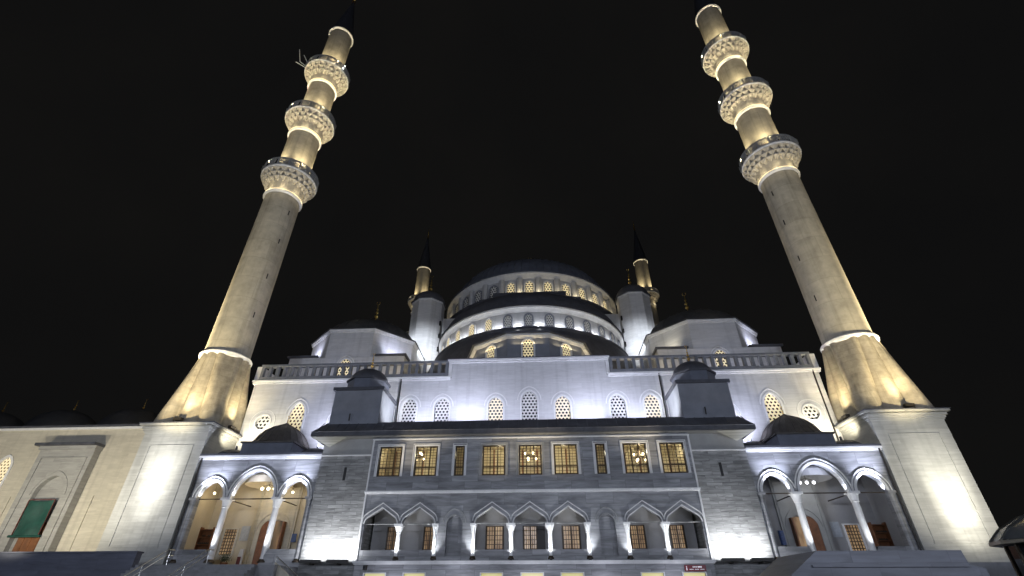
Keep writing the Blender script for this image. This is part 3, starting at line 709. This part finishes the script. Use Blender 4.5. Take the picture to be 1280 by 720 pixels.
# loggia behind the ogee arches
m = MB(); m.box(-11.6, 11.6, 38.2, 38.4, 3.5, 8.4); m.box(-11.6, 11.6, 36.32, 38.2, 3.4, 3.5); m.box(-11.6, 11.6, 36.32, 38.2, 8.0, 8.4)
for x in (-6.15, -4.2, 4.2, 6.15): m.box(x-.1, x+.1, 36.32, 38.2, 3.5, 8.0)
m.build('loggia_room', LOGIN, E_)
for x0, x1, lit in ((-3.18, -2.05, 1), (-.5, .38, 1), (2.3, 3.42, 1), (7.1, 8.0, 1), (9.9, 10.75, 1), (-7.7, -6.9, 1), (-10.4, -9.6, 0)):
    f = MB(); f.band([(x0, 3.6), (x0, 5.9), (x1, 5.9), (x1, 3.6)], .1, 38.12, 38.2, inner=.02); grille(f, x0, x1, 3.6, 5.9, 38.13, 6, 8, .022); f.box((x0+x1)/2-.06, (x0+x1)/2+.06, 38.11, 38.128, 3.6, 5.9); f.box(x0, x1, 38.106, 38.109, 4.3, 4.42)
    fo = f.build('loggia_window', BRONZE, E_)
    p = MB(); p.poly((x0, 38.18, 3.6), (x1, 38.18, 3.6), (x1, 38.18, 5.9), (x0, 38.18, 5.9)); p.build('pane', PANE_BROWN if lit else PANE_DIM, fo)
m = MB(); m.box(.46, 1.0, 37.95, 38.19, 3.6, 5.9); m.build('open_shutter', IRON, E_)
lamp('POINT', (-2.6, 37.0, 6.2), 14, NEUT, size=.2); lamp('POINT', (2.6, 37.0, 6.2), 14, NEUT, size=.2); lamp('POINT', (9, 37.0, 6.2), 14, NEUT, size=.2); lamp('POINT', (-9, 37.0, 6.2), 14, NEUT, size=.2)
# roof
zr = 12.19
m = MB()
m.add([(-16.55, 35.4, 11.87), (16.55, 35.4, 11.87), (16.55, 35.4, zr), (-16.55, 35.4, zr), (-15.85, 36.35, 13.13), (15.85, 36.35, 13.13),
       (-16.55, 39.9, zr), (16.55, 39.9, zr), (-15.85, 39.9, 13.13), (15.85, 39.9, 13.13), (-16.55, 39.9, 11.87), (16.55, 39.9, 11.87)],
      [(0, 1, 2, 3), (3, 2, 5, 4), (6, 3, 4, 8), (2, 7, 9, 5), (4, 5, 9, 8), (0, 3, 6, 10), (1, 11, 7, 2)])
for i in range(-22, 23):
    x = i*.74; f = .985 if abs(x) > 15.7 else 1
    m.tube([(x, 35.42, zr+.01), (x*f, 36.3, 13.10)], .032, 4)
m.tube([(-16.55, 35.4, zr), (16.55, 35.4, zr)], .03, 4)
rf = m.build('lead_roof', LEAD, E_)
m = MB(); m.box(-16.5, 16.5, 35.43, 39.9, 11.81, 11.865)
m.build('eaves_soffit', mat('dark_eaves_boards', (.15, .15, .145), .7, noise=(2, .2)), rf)
SLAT = mat('slatted_eaves_boards', (.30, .30, .26), .7, brick=(50, .16, .45))
for s in (-1, 1):
    m = MB(); a, c, b2, d = (s*16.5, 35.45, 11.81), (s*13.75, 35.6, 11.81), (s*15.25, 36.15, 11.22), (s*16.5, 38.2, 11.81)
    m.poly(a, c, b2); m.poly(a, b2, d); m.poly(c, d, b2); m.build('corner_bracket', SLAT, rf)
# stair towers
for s in (-1, 1):
    xa, xb = sorted((s*11.78, s*15.72)); cx, cy = s*13.75, 38.1
    m = MB(); m.box(xa, xb, 36.2, 39.98, 0, 10.55); tw = m.build('stair_tower', TOWERM, E_)
    m = MB(); m.box(xa-.03, xb+.03, 36.15, 39.97, 10.55, 10.63); m.build('string_course', TRIM, tw)
    m = MB(); m.box(xa+.02, xb-.02, 36.22, 39.97, 10.63, 15.75); m.build('upper_stage', SMOOTHG if False else NAVYS, tw)
    m = MB(); m.box(xa+.015, xb-.015, 36.19, 36.218, 10.64, 11.8); m.build('smooth_band', SMOOTHG, tw)
    m = MB(); m.box(xa-.14, xb+.14, 36.05, 40.1, 15.75, 16.0); m.build('lead_cornice', LEAD, tw)
    oc = lambda r: [(cx+r*sin(pi/8+k*pi/4), cy-r*cos(pi/8+k*pi/4)) for k in range(8)]
    m = MB(); m.prism(oc(1.72), 16.0, 16.95); m.build('octagonal_drum', LEADB, tw)
    m = MB(); m.prism(oc(1.86), 16.95, 17.1); m.lathe(dome_prof(1.6, 1.2, 17.1), cx, cy, 24); m.build('lead_dome', LEAD, tw, smooth=True)
    m = MB(); finial(m, cx, cy, 18.25, 1.8); m.build('finial', GOLD, tw)
    m = MB(); m.box(s*13.68-.09, s*13.68+.09, 36.17, 36.3, 8.8, 9.72); m.build('window_slit', DARK, tw)
    m = MB(); m.tube([(cx-.3, 36.0, 13.2), (cx-.3, 36.0, 13.75)], .045, 6); m.build('vent_pipe', IRON, tw)
    m = MB(); m.box(xa+.1, xb-.1, 35.95, 36.2, 3.50, 3.62); m.build('light_ledge', SMOOTHG, tw)
    for k, dx in enumerate((-.9, .95)):
        f = MB(); f.box(cx+dx-.72, cx+dx+.72, 35.35, 35.6, 3.52, 3.66); f.box(cx+dx-.03, cx+dx+.03, 35.5, 36.2, 3.40, 3.5); f.box(cx+dx-.68, cx+dx+.68, 35.36, 35.40, 3.66, 3.70)
        side = 'red sign' if s > 0 else 'security camera'
        o = f.build('linear_floodlight', IRON, None, (cx+dx, 35.5, 3.4))
        tag(o, f"dark bar floodlight at the foot of the {'right' if s > 0 else 'left'} stair tower, {'left' if dx < 0 else 'right'} of its pair", 'floodlight', 'bar floodlights under the stair towers')

# ------------------------------------------------------------------ side porticos
def portico(s):
    left = s < 0; MIR[0] = 1
    X = lambda x: s*x
    t = thing('domed_portico', 'three arched marble portico with warm lit doorway beside the left stair tower' if left else
              'three arched marble portico with cool grey interior beside the right minaret pedestal', 'portico', (s*20.5, 36.4, 3.3), 'arched porticos flanking the entrance block')
    MIR[0] = s
    Yp, Yq = 36.4, 36.85
    side = ptarch(1.98, 1.15, 9); mid = ptarch(3.22, 1.88, 12)
    o = op_arch(17.22, 4.4, 7.75, side)+op_arch(20.4, 3.3, 7.75, mid)+op_arch(23.6, 4.4, 7.75, side)
    m = MB(); m.wall(15.74, 25.28, 3.3, 10.45, Yp, Yq, [o]); m.build('arcade_wall', MARBLE, t)
    m = MB(); m.box(15.74, 25.3, Yp-.1, Yq, 10.45, 10.58); m.box(15.74, 25.32, Yp-.22, Yq, 10.58, 10.72); m.build('cornice', TRIM, t)
    m = MB(); m.box(15.74, 25.3, Yp-.26, 39.98, 10.725, 10.86); ro = m.build('lead_roof', LEAD, t)
    for c, ar, k in ((17.22, side, 0), (20.4, mid, 1), (23.6, side, 2)):
        w, h = ar[-1][0]*2, max(q[1] for q in ar)
        m = MB(); m.band([(c+u, 7.75+q) for u, q in ar], .15, Yp-.06, Yp+.01, inner=.02)
        m.band([(c+u*1.0, 7.75+q) for u, q in ptarch(w+.52, h+.3)], .06, Yp-.1, Yp+.01)
        m.build('arch_moulding', TRIM, t)
    for x in (18.5, 22.32): column(t, x, Yp+.22, 3.75, 7.1, 7.75, .235, .36)
    for x in (16.05, 24.78): column(t, x, Yp+.1, 3.75, 7.1, 7.75, .19, .27, m_=MARBLE, name='half_column')
    m = MB(); m.tube([(16.0, Yp+.2, 7.68), (24.8, Yp+.2, 7.68)], .04, 6)
    for x in (18.5, 22.32): m.tube([(x, Yp+.2, 7.66), (x, 39.9, 7.66)], .04, 6)
    m.build('tie_rod', BRONZE, t)
    m = MB(); m.box(15.74, 25.28, 36.86, 39.98, 10.2, 10.4); m.box(25.26, 25.29, 36.86, 39.98, 3.3, 10.2)
    m.lathe([(1.75, 8.9), (1.6, 9.4), (1.2, 9.9), (.6, 10.15), (.05, 10.2)], 20.4, 38.4, 24)
    m.build('portico_ceiling', WALLIN if left else LOGIN, t)
    # domes
    m = MB(); m.box(18.45, 22.5, 36.62, 39.96, 10.86, 11.75); d0 = m.build('dome_plinth', LEADB, ro)
    m = MB(); m.box(18.32, 22.62, 36.5, 39.97, 11.75, 11.87); bell = [(2.4, 0), (2.2, .16), (2.05, .42), (1.85, .78), (1.52, 1.16), (1.1, 1.48), (.65, 1.72), (.28, 1.9), (.03, 2.05)]; m.lathe([(r, 11.87+z) for r, z in bell], 20.5, 38.75, 32)
    for j in range(24): m.tube([(20.5+r*sin(j*pi/12), 38.75-r*cos(j*pi/12), 11.885+z) for r, z in bell], .035, 4)
    m.build('lead_dome', mat('brown_patinated_lead', (.105, .095, .088), .6, noise=(2.5, .35)), ro, smooth=True)
    for x in (17.1, 23.9):
        m = MB(); m.lathe(dome_prof(1.3, .75, 10.86), x, 38.2, 24); dome_ribs(m, 1.3, .75, 10.86, x, 38.2, 14, .02); m.tube([(x, 38.2, 11.5), (x, 38.2, 11.95)], .09, 6); m.build('small_lead_dome', LEAD, ro, smooth=True)
    m = MB(); finial(m, 20.5, 38.8, 13.65, 1.0); m.build('finial', GOLD, ro)
    # drainpipe on the pedestal side
    m = MB(); m.tube([(25.12, Yp-.12, 3.4), (25.12, Yp-.12, 10.6)], .06, 6); m.build('drainpipe', IRON, t)
    # rear wall details
    rw = WALLIN if left else LOGIN
    m = MB(); m.wall(15.76, 25.26, 3.3, 10.19, 39.9, 39.96, [op_rect(18.95, 21.0, 3.3, 6.2)]); m.build('rear_wall', rw, t)
    fr = MB(); fr.wall(18.3, 21.6, 3.3, 9.3, 39.72, 39.89, [op_arch(19.97, 3.3, 5.9, ptarch(2.0, .75))]); fr.box(18.2, 21.7, 39.66, 39.89, 9.3, 9.5); fr.band([(18.55, 3.4), (18.55, 9.05), (21.35, 9.05), (21.35, 3.4)], .1, 39.67, 39.72)
    fr.band([(19.97+u, 5.9+h) for u, h in ptarch(2.5, 1.25)], .1, 39.66, 39.72)
    fr.build('door_surround', CREAMW if left else SMOOTHG, t)
    dd = MB(); dd.box(20.0, 20.96, 39.76, 39.82, 3.32, 6.6); dd.box(20.1, 20.86, 39.74, 39.76, 3.6, 4.6); dd.box(20.1, 20.86, 39.74, 39.76, 4.8, 5.9); do = dd.build('door', WOOD, t)
    dd = MB(); dd.box(18.98, 19.1, 39.3, 40.3, 3.32, 6.5); dd.build('open_leaf', WOOD, do)
    dd = MB(); dd.poly((19.1, 39.87, 3.32), (20.0, 39.87, 3.32), (20.0, 39.87, 6.6), (19.1, 39.87, 6.6)); dd.build('dark_vestibule', PANE_DIM if left else PANE_BROWN, do)
    f = MB(); f.band([(22.8, 4.3), (22.8, 6.05), (23.8, 6.05), (23.8, 4.3)], .14, 39.82, 39.9, inner=.03); f.box(22.66, 23.94, 39.8, 39.9, 4.18, 4.3)
    fo = f.build('window', TRIM if not left else CREAMW, t)
    g = MB(); grille(g, 22.8, 23.8, 4.3, 6.05, 39.84, 5, 8, .03); g.build('grille', BRONZE, fo)
    p = MB(); p.poly((22.8, 39.885, 4.3), (23.8, 39.885, 4.3), (23.8, 39.885, 6.05), (22.8, 39.885, 6.05)); p.build('pane', PANE_BROWN, fo)
    # loose things inside
    where = 'left' if left else 'right'
    m = MB(); x0, x1 = 24.25, 25.2
    m.box(x0, x1, 39.3, 39.36, 3.32, 6.0) ; 
    for z in (3.4, 3.9, 4.4, 4.9, 5.4, 5.9): m.box(x0, x1, 38.95, 39.3, z, z+.05)
    m.box(x0-.06, x0, 38.95, 39.36, 3.32, 6.1); m.box(x1, x1+.05, 38.95, 39.36, 3.32, 6.1)
    rack_root = thing('shoe_rack', f"wooden shoe rack full of shoes inside the {'warm lit' if left else 'grey'} {where} portico", 'shoe rack', (24.7, 39.2, 3.3), 'shoe racks in the porticos')
    m.build('shelf_frame', WOOD, rack_root)
    rnd = random.Random(3 if left else 4); sh = MB()
    for z in (3.45, 3.95, 4.45, 4.95, 5.45):
        for k in range(6):
            x = x0+.1+k*.15
            if rnd.random() < .8: sh.lathe([(.02, z), (.055, z+.02), (.06, z+.07), (.03, z+.13)], x, 39.05, 8); sh.lathe([(.02, z), (.05, z+.02), (.03, z+.07)], x, 38.97, 8)
    so = sh.build('shoe_row', IRON, rack_root); so['kind'] = 'stuff'
    m = MB(); m.box(21.85, 22.5, 39.84, 39.88, 5.25, 6.25); o = m.build('wall_plaque', mat('pale_blue_plaque', (.42, .46, .52), .5, noise=(6, .2)) if not left else mat('pale_plaque', (.45, .46, .46), .5, noise=(6, .2)), None, mloc((22.2, 39.86, 5.75)))
    tag(o, 'pale blue notice plaque beside the dim doorway of the right portico' if not left else 'pale grey notice plaque beside the doorway in the warm left portico', 'plaque')
    m = MB(); m.box(17.9, 18.28, 39.6, 39.64, 4.75 if not left else 5.1, 5.68)
    o = m.build('framed_poster', mat('blue_poster', (.03, .07, .22), .4, noise=(8, .6)), None, mloc((18.1, 39.62, 5.3)))
    tag(o, 'small blue framed poster hung right of the left portico doorway' if left else 'blue framed poster hung left of the right portico doorway', 'poster')
    ch = thing('chandelier', f"three globe hanging lamp under the middle arch of the {where} portico", 'chandelier', (20.4, 38.4, 8.7), 'hanging lamps in the porticos')
    c = MB(); c.tube([(20.4, 38.4, 8.85), (20.4, 38.4, 10.2)], .015, 5)
    for k in range(3): c.tube([(20.4, 38.4, 9.0), (20.4+.5*(k-1), 38.35, 8.85), (20.4+.5*(k-1), 38.35, 8.8)], .02, 5)
    c.build('lamp_frame', BRONZE, ch)
    for k in range(3):
        c = MB(); c.ball((20.4+.5*(k-1), 38.35, 8.7), .12); c.build('globe', BULB if left else mat('dim_globe', (.8, .8, .8), .4, emit=((.9, .92, 1), 2.2)), ch)
    for x, w2 in ((17.6 if not left else 18.2, 'beside the stair tower'), (24.4, 'beside the minaret pedestal')):
        if not left: continue
        pb = thing('pendant_bulb', f"bare pendant bulb in the left portico bay {w2}", 'bulb', (x, 38.0, 8.35))
        c = MB(); c.ball((x, 38.0, 8.35), .09); c.build('globe', BULB, pb); c = MB(); c.tube([(x, 38.0, 8.43), (x, 38.0, 10.2)], .008, 5); c.build('cord', IRON, pb)
    if left:
        lamp('POINT', mloc((20.4, 38.1, 8.25)), 80, (1, .82, .54), size=.3); lamp('POINT', mloc((24.0, 38.0, 8.2)), 34, (1, .80, .5), size=.15); lamp('POINT', mloc((17.4, 38.0, 8.2)), 38, (1, .80, .5), size=.15)
    else:
        lamp('POINT', mloc((20.4, 38.1, 8.0)), 50, (.97, .96, .95), size=.3)
    # low parapets in the side bays are part of the wall; uplights on the capitals
    for x in (16.35, 18.0, 18.9, 21.9, 22.75, 24.5):
        lamp('SPOT', mloc((x, 36.62, 7.85)), 55, (.84, .88, 1.0), mloc((x, 36.6, 9.2)), .05, 130, .8)
    for x in (17.22, 20.4, 23.6):
        lamp('SPOT', mloc((x, 35.3, 7.6)), 800 if x == 20.4 else 1500, (.74, .79, 1.0), mloc((x, 36.35, 9.7)), .08, 80, 1.0)
    lamp('SPOT', mloc((18.5, 35.6, 3.6)), 420, (.95, .97, 1), mloc((18.5, 36.5, 6.0)), .06, 40, .8); lamp('SPOT', mloc((22.32, 35.6, 3.6)), 420, (.95, .97, 1), mloc((22.32, 36.5, 6.0)), .06, 40, .8)
    MIR[0] = 1
portico(-1); portico(1)
# red and white stand in the left doorway
sd = thing('display_stand', 'small red and white upright display stand inside the left portico', 'stand', (-21.5, 38.9, 3.3))
m = MB(); m.prism([(-21.75, 38.8), (-21.25, 38.8), (-21.25, 39.0), (-21.75, 39.0)], 3.3, 4.6, [(-21.6, 38.85), (-21.35, 38.85), (-21.35, 38.95), (-21.6, 38.95)]); m.build('body', mat('white_enamel', (.6, .58, .56), .4), sd)
m = MB(); m.box(-21.62, -21.36, 38.76, 38.79, 3.6, 4.1); m.build('red_panel', RED, sd)

pp = thing('potted_plant', 'leafy potted plant on the floor of the left portico beside its grilled window', 'plant', (-22.6, 38.9, 3.3))
m = MB(); m.lathe([(.02, 3.3), (.2, 3.3), (.27, 3.75), (.22, 3.75), (.2, 3.7), (.02, 3.7)], -22.6, 38.9, 14); m.build('pot', WOOD, pp)
m = MB(); rl = random.Random(5)
for k in range(150):
    a, e, r = rl.uniform(0, 2*pi), rl.uniform(.1, 1.4), rl.uniform(.12, .5); c = Vector((-22.6+r*cos(a)*cos(e*.8), 38.9+r*sin(a)*cos(e*.8)*.8, 3.78+r*1.2*sin(e)))
    u = Vector((rl.uniform(-1, 1), rl.uniform(-1, 1), rl.uniform(-.6, .9))).normalized()*.10; w = u.cross(Vector((0, .6, 1))).normalized()*.03
    m.poly(tuple(c-u), tuple(c+w), tuple(c+u), tuple(c-w))
m.build('foliage', mat('plant_leaves', (.045, .08, .03), .5, noise=(4, .4)), pp)

# ------------------------------------------------------------------ courtyard wing on the left
C = thing('courtyard_wing', 'long cream stone courtyard wing running off to the left of the pedestal', 'building', (-45, 40, 0))
WW = [(-45.3, 8.2, 10.9, 1.3, 1.0), (-31.95, 8.2, 10.9, 1.3, 1.0), (-57, 8.2, 10.9, 1.3, 1.0)]
m = MB(); m.wall(-75, -30.2, 0, 14.1, 40.0, 40.7, ops_of(WW)); m.build('front_wall', CREAMW, C)
m = MB(); m.box(-75, -30.45, 39.85, 40.7, 14.1, 14.28); m.build('cornice', TRIM, C)
m = MB(); m.box(-75, -30.45, 39.75, 64, 14.285, 14.45); m.box(-75, -30.45, 41, 64, 0, 14.28); m.build('lead_roof', LEAD, C)
for w in WW: lat_window(C, *w, 40.0, pitch=.3, fr=.14, hood=.0, lm=LATTGLOW)
for x in (-33.6, -36.0, -43.2):
    m = MB(); m.box(x-.08, x+.08, 39.93, 40.02, 3.3, 8.6); m.build('pilaster_strip', CREAMW, C)
for x in (-62.0, -53.2, -44.8, -36.6):
    m = MB(); m.lathe(dome_prof(3.6, 3.3, 16.4), x, 51, 24); m.lathe([(3.9, 14.4), (3.9, 16.4), (3.5, 16.5)], x, 51, 24); d0 = m.build('lead_dome', LEADD, C, smooth=True)
    f = MB(); finial(f, x, 51, 19.6, 1.5); f.build('finial', GOLD, d0)
# portal
m = MB(); m.wall(-42.0, -37.1, 0, 12.2, 39.35, 39.99, [op_arch(-39.45, 3.3, 8.6, ptarch(2.5, 1.5))]); po = m.build('portal', TRIM if False else mat('pale_portal_marble', (.38, .375, .36), .6, noise=(1.4, .22), brick=(1.6, .7, .12), streak=True), C)
m = MB(); m.box(-42.35, -36.95, 38.9, 39.98, 12.5, 12.72); m.build('lead_canopy', LEAD, po)
m = MB(); m.box(-42.1, -37.0, 39.2, 39.98, 12.2, 12.5); m.band([(-41.5, 3.3), (-41.5, 11.5), (-37.6, 11.5), (-37.6, 3.3)], .16, 39.27, 39.36); m.band([(-39.45+u, 8.6+h) for u, h in ptarch(2.9, 1.8)], .10, 39.31, 39.36); m.build('mouldings', MATS['pale_portal_marble'], po)
m = MB(); m.box(-40.7, -38.2, 39.75, 39.98, 3.3, 10.2); m.build('niche_back', MATS['pale_portal_marble'], po)
m = MB(); m.box(-40.35, -38.55, 39.68, 39.74, 3.3, 6.6); [m.box(-40.25+k*.6, -39.8+k*.6, 39.65, 39.68, 3.6, 6.2) for k in range(3)]; m.build('door', WOOD, po)
gt = thing('green_tarpaulin', 'green tarpaulin with red edges hung over the cream wing portal', 'tarpaulin', (-39.45, 39.3, 5.5))
m = MB(); nx_, nz2 = 14, 14; vs = []; fs = []
for j in range(nz2+1):
    for i in range(nx_+1):
        u, v = i/nx_, j/nz2; vs.append((-40.55+2.2*u, 39.26+.05*sin(u*9+v*3)+.05*sin(v*7-u*4), 5.6+2.6*v-.10*sin(pi*u)*v))
for j in range(nz2):
    for i in range(nx_):
        a = j*(nx_+1)+i; fs.append((a, a+1, a+nx_+2, a+nx_+1))
m.add(vs, fs); m.build('cloth', GREEN, gt, smooth=True)
m = MB(); m.box(-40.58, -40.53, 39.19, 39.24, 5.6, 8.22); m.box(-38.38, -38.33, 39.19, 39.24, 5.6, 8.22); m.box(-40.52, -38.38, 39.19, 39.24, 8.18, 8.24); m.build('red_edge', RED, gt)
m = MB(); m.tube([(-40.75, 39.18, 5.58), (-38.15, 39.18, 5.58)], .09, 8); m.build('rolled_hem', GREEN, gt)

# ------------------------------------------------------------------ stairs, parapets, rails
for s in (-1, 1):
    m = MB(); n_ = 20
    for k in range(n_):
        z = 3.3*(n_-k)/n_; y1 = 33.0-k*.30; xa, xb = sorted((s*16.9, s*24.5)); m.box(xa, xb, y1-.30-(0.02 if k == n_-1 else 0), y1-.0015, 0, z-.045); m.box(xa-.001, xb+.001, y1-.33, y1-.0015, z-.044, z)
    struct(m.build('stairs', STEPM))
m = MB(); m.box(-60, -24.55, 32.5, 32.98, 0, 3.92); m.box(-60.1, -24.5, 32.43, 33.05, 3.92, 4.03)
o = m.build('stair_parapet', DSTONE, None, (-42, 33.2, 0)); tag(o, 'long dark blue parapet wall along the terrace below the cream wing', 'parapet')
def handrail(x, label):
    t = thing('handrail', label, 'handrail', (x, 31, 2.3), 'steel stair handrails')
    pts = [(x, 33.6, 4.15), (x, 33.0, 4.15), (x, 27.0, .95)]
    m = MB(); m.tube(pts, .03, 8); m.build('top_rail', STEEL, t)
    m = MB(); m.tube([(p[0], p[1], p[2]-.32) for p in pts], .02, 6); m.build('lower_rail', STEEL, t)
    for y in (33.2, 31.2, 29.2, 27.2):
        z = 3.3 if y >= 33 else 3.3*(1-(33-y)/6.0); p = MB(); p.tube([(x, y, z-.05), (x, y, z+.86 if y >= 33 else z+.84)], .022, 6); p.build('post', STEEL, t)
handrail(-22.9, 'steel handrail on the left stairs nearer the dark parapet')
handrail(-20.3, 'steel handrail on the left stairs nearer the stair tower')
for s in (-1, 1):   # small flights along the tower foot
    xs = [s*(15.9-.30*k) for k in range(12)]
    m = MB()
    for k, x in enumerate(xs):
        xa, xb = sorted((x, x-s*.299)); m.box(xa, xb, 33.6, 35.2, 0, 3.3-.24*(k+1))
    struct(m.build('tower_steps', STEPM))
    t = thing('stair_balustrade', f"sloping stone stair wall with metal rail in front of the {'left' if s < 0 else 'right'} stair tower", 'stair wall', (s*14, 33.5, 0), 'stair walls in front of the towers')
    m = MB(); a, b2 = s*16.0, s*12.0
    m.add([(a, 33.4, 0), (b2, 33.4, 0), (b2, 33.4, .8), (a, 33.4, 3.45), (a, 33.58, 0), (b2, 33.58, 0), (b2, 33.58, .8), (a, 33.58, 3.45)], [(0,1,2,3),(7,6,5,4),(3,2,6,7),(0,3,7,4),(1,5,6,2)])
    m.build('stair_wall', CREAMW, t)
    m = MB(); m.tube([(a, 33.5, 3.75), (b2, 33.5, 1.15)], .03, 6); m.tube([(a, 33.5, 3.4), (a, 33.5, 3.75)], .025, 6); m.tube([(s*14, 33.5, 2.0), (s*14, 33.5, 2.48)], .025, 6); m.build('rail', STEEL, t)
# marble fountain block in the foreground, right
F = thing('marble_fountain_block', 'dark veined marble block with stepped sides in the right foreground', 'fountain', (11.9, 19, 0))
prof = [(7.9, 1.7), (9.62, 2.86), (14.1, 2.86), (14.16, 2.45), (14.6, 2.36), (14.62, 1.7)]
MB(lambda x, z, y: (x, y, z)).prism(prof, 18.0, 21.0).build('sloping_top', FOUNT, F)
m = MB(); m.box(7.0, 15.6, 17.6, 21.4, 0, 1.65); m.build('base_block', FOUNT, F)
m = MB(); m.box(9.35, 14.14, 17.94, 18.02, 2.40, 2.47); m.box(8.8, 14.55, 17.92, 18.02, 2.06, 2.12); m.build('grooved_moulding', FOUNT, F)
# glass kiosk, far right
K = thing('glass_kiosk', 'glass kiosk with ribbed curved roof at the right edge', 'kiosk', (22.7, 22.4, 0))
kp = [(24.9+.0, 30.0), (32, 28.6), (34, 33), (27, 33.5)]
m = MB(); cxk, cyk = 22.55, 22.4; n_ = 12
ring = [(cxk+3.5*cos(2*pi*i/n_), cyk+2.4*sin(2*pi*i/n_)) for i in range(n_)]
lv = [(1.0, 3.52), (.86, 3.95), (.6, 4.4), (.3, 4.62), (.02, 4.7)]
vs = [(cxk+(x-cxk)*f, cyk+(y-cyk)*f, z) for f, z in lv for x, y in ring]; fs = [(k*n_+i, k*n_+(i+1) % n_, (k+1)*n_+(i+1) % n_, (k+1)*n_+i) for k in range(4) for i in range(n_)]
MB().add(vs, fs).build('curved_roof', mat('kiosk_roof_sheet', (.10, .11, .12), .25, noise=(2, .3)), K, smooth=True)
m = MB()
for i in range(n_): m.tube([vs[k*n_+i] for k in range(5)], .05, 5)
m.prism([(cxk+(x-cxk)*1.02, cyk+(y-cyk)*1.02) for x, y in ring], 3.38, 3.5); m.build('roof_rib', STEEL, K)
m = MB(); m.prism([(cxk+(x-cxk)*.86, cyk+(y-cyk)*.86) for x, y in ring], 0, 3.37); m.build('glass_wall', mat('dark_reflective_glass', (.012, .013, .015), .04, metal=.0, spec=1.0), K)
m = MB()
for x, y in ring: m.box(cxk+(x-cxk)*.87-.04, cxk+(x-cxk)*.87+.04, cyk+(y-cyk)*.87-.04, cyk+(y-cyk)*.87+.04, 0, 3.37)
m.build('mullion', BRONZE, K)

# ------------------------------------------------------------------ small things
sg = thing('red_sign', 'small dark red direction sign with white marks under the ledge', 'sign', (10.45, 35.75, 3.15))
m = MB(); m.box(9.8, 11.14, 35.68, 35.76, 2.98, 3.34); m.build('board', mat('dark_red_sign', (.16, .012, .022), .4), sg)
SIGNW = mat('sign_white', (.75, .72, .78), .5, emit=((1, .95, 1), .35))
m = MB(); m.box(9.9, 9.95, 35.665, 35.678, 3.04, 3.2); m.ball((9.925, 35.67, 3.25), .03, 6); m.build('pictogram', SIGNW, sg)
m = MB()
for x, w in ((10.32, .05), (10.42, .05), (10.51, .05), (10.62, .08), (10.71, .08), (10.80, .08)): m.box(x, x+w, 35.665, 35.678, 3.19, 3.27)
for k in range(11):
    if k % 4 != 3: m.box(10.1+k*.085, 10.1+k*.085+.06, 35.667, 35.678, 3.08, 3.115)
m.build('lettering', SIGNW, sg)
sc_ = thing('security_camera', 'black security camera under the ledge at the left end of the facade', 'camera', (-10.85, 35.6, 3.3))
m = MB(); m.box(-10.95, -10.77, 35.25, 35.6, 3.08, 3.36); m.build('housing', IRON, sc_); m = MB(); m.tube([(-10.86, 35.55, 3.3), (-10.86, 35.9, 3.36)], .03, 6); m.build('bracket', IRON, sc_)
m = MB(); m.lathe([(.05, 3.16), (.06, 3.28)], -10.86, 35.24, 8); m.build('lens', PANEDARK, sc_)
def flood(x, y, z, az, label):
    t = thing('floodlight', label, 'floodlight', (x, y, z), 'floodlights on the minaret pedestals')
    T = lambda u, v, w: (x+u*cos(az)-v*sin(az), y+u*sin(az)+v*cos(az), z+w)
    m = MB(T); m.prism([(-.34, -.16), (.34, -.16), (.3, .16), (-.3, .16)], .17, .36); m.build('housing', IRON, t)
    m = MB(T); m.box(-.38, -.35, -.03, .03, 0, .3); m.box(.35, .38, -.03, .03, 0, .3); m.box(-.38, .38, -.05, .05, 0, .03); m.build('bracket', IRON, t)
flood(-28.0, 35.95, 13.3, 0, 'black floodlight on the left pedestal cornice, above its front face')
flood(-25.0, 38.4, 13.3, pi/2, 'black floodlight on the left pedestal cornice, side towards the balustrade')
flood(28.3, 35.95, 13.3, 0, 'black floodlight on the right pedestal cornice, above its front face')
flood(25.0, 38.4, 13.3, pi/2, 'black floodlight on the right pedestal cornice, side towards the balustrade')
an = thing('aerial', 'thin metal aerials sticking out from the top balcony of the left minaret', 'aerial', (-30.6, 38.2, 64.5))
m = MB(); m.tube([(-30.2, 37.6, 64.4), (-31.4, 37.0, 65.2), (-31.9, 36.6, 67.6)], .05, 5); m.tube([(-30.2, 37.8, 64.8), (-31.2, 37.0, 66.8)], .05, 5); m.tube([(-30.1, 37.5, 64.0), (-31.9, 36.9, 65.0)], .05, 5); m.build('mast', TRIM, an)
bl = thing('beacon_lamp', 'tiny white beacon lamps on the rim of the left minaret top balcony', 'lamp', (-25.0, 37.6, 63.5))
m = MB(); m.ball((-25.0, 37.4, 63.6), .1); m.ball((-24.85, 37.4, 64.1), .09); m.build('bulb', mat('white_bulb', (.8,.8,.8), .4, emit=((1,1,1), 4)), bl); m = MB(); m.tube([(-25.25, 37.5, 63.4), (-25.0, 37.4, 63.55), (-24.85, 37.4, 64.05)], .03, 5); m.build('bracket', IRON, bl)
# chandeliers in the upper room
for cx, cz, lab in ((.1, 10.75, 'large crystal chandelier seen through the middle upper window'), (-8.7, 10.85, 'globe chandelier seen through the second upper window from the left tower'), (8.4, 10.55, 'globe chandelier seen through the upper window second from the right tower')):
    t = thing('chandelier', lab, 'chandelier', (cx, 37.8, cz), 'chandeliers in the upper room')
    m = MB(); m.tube([(cx, 37.8, cz), (cx, 37.8, 11.7)], .02, 5); m.lathe([(.3, cz-.05), (.34, cz), (.3, cz+.05)], cx, 37.8, 12); m.build('ring', BRONZE, t)
    for k in range(6):
        a = 2*pi*k/6; g = MB(); g.ball((cx+.42*cos(a), 37.8+.3*sin(a), cz+(.18 if k % 2 else -.22)), .09); g.build('globe', BULB, t)
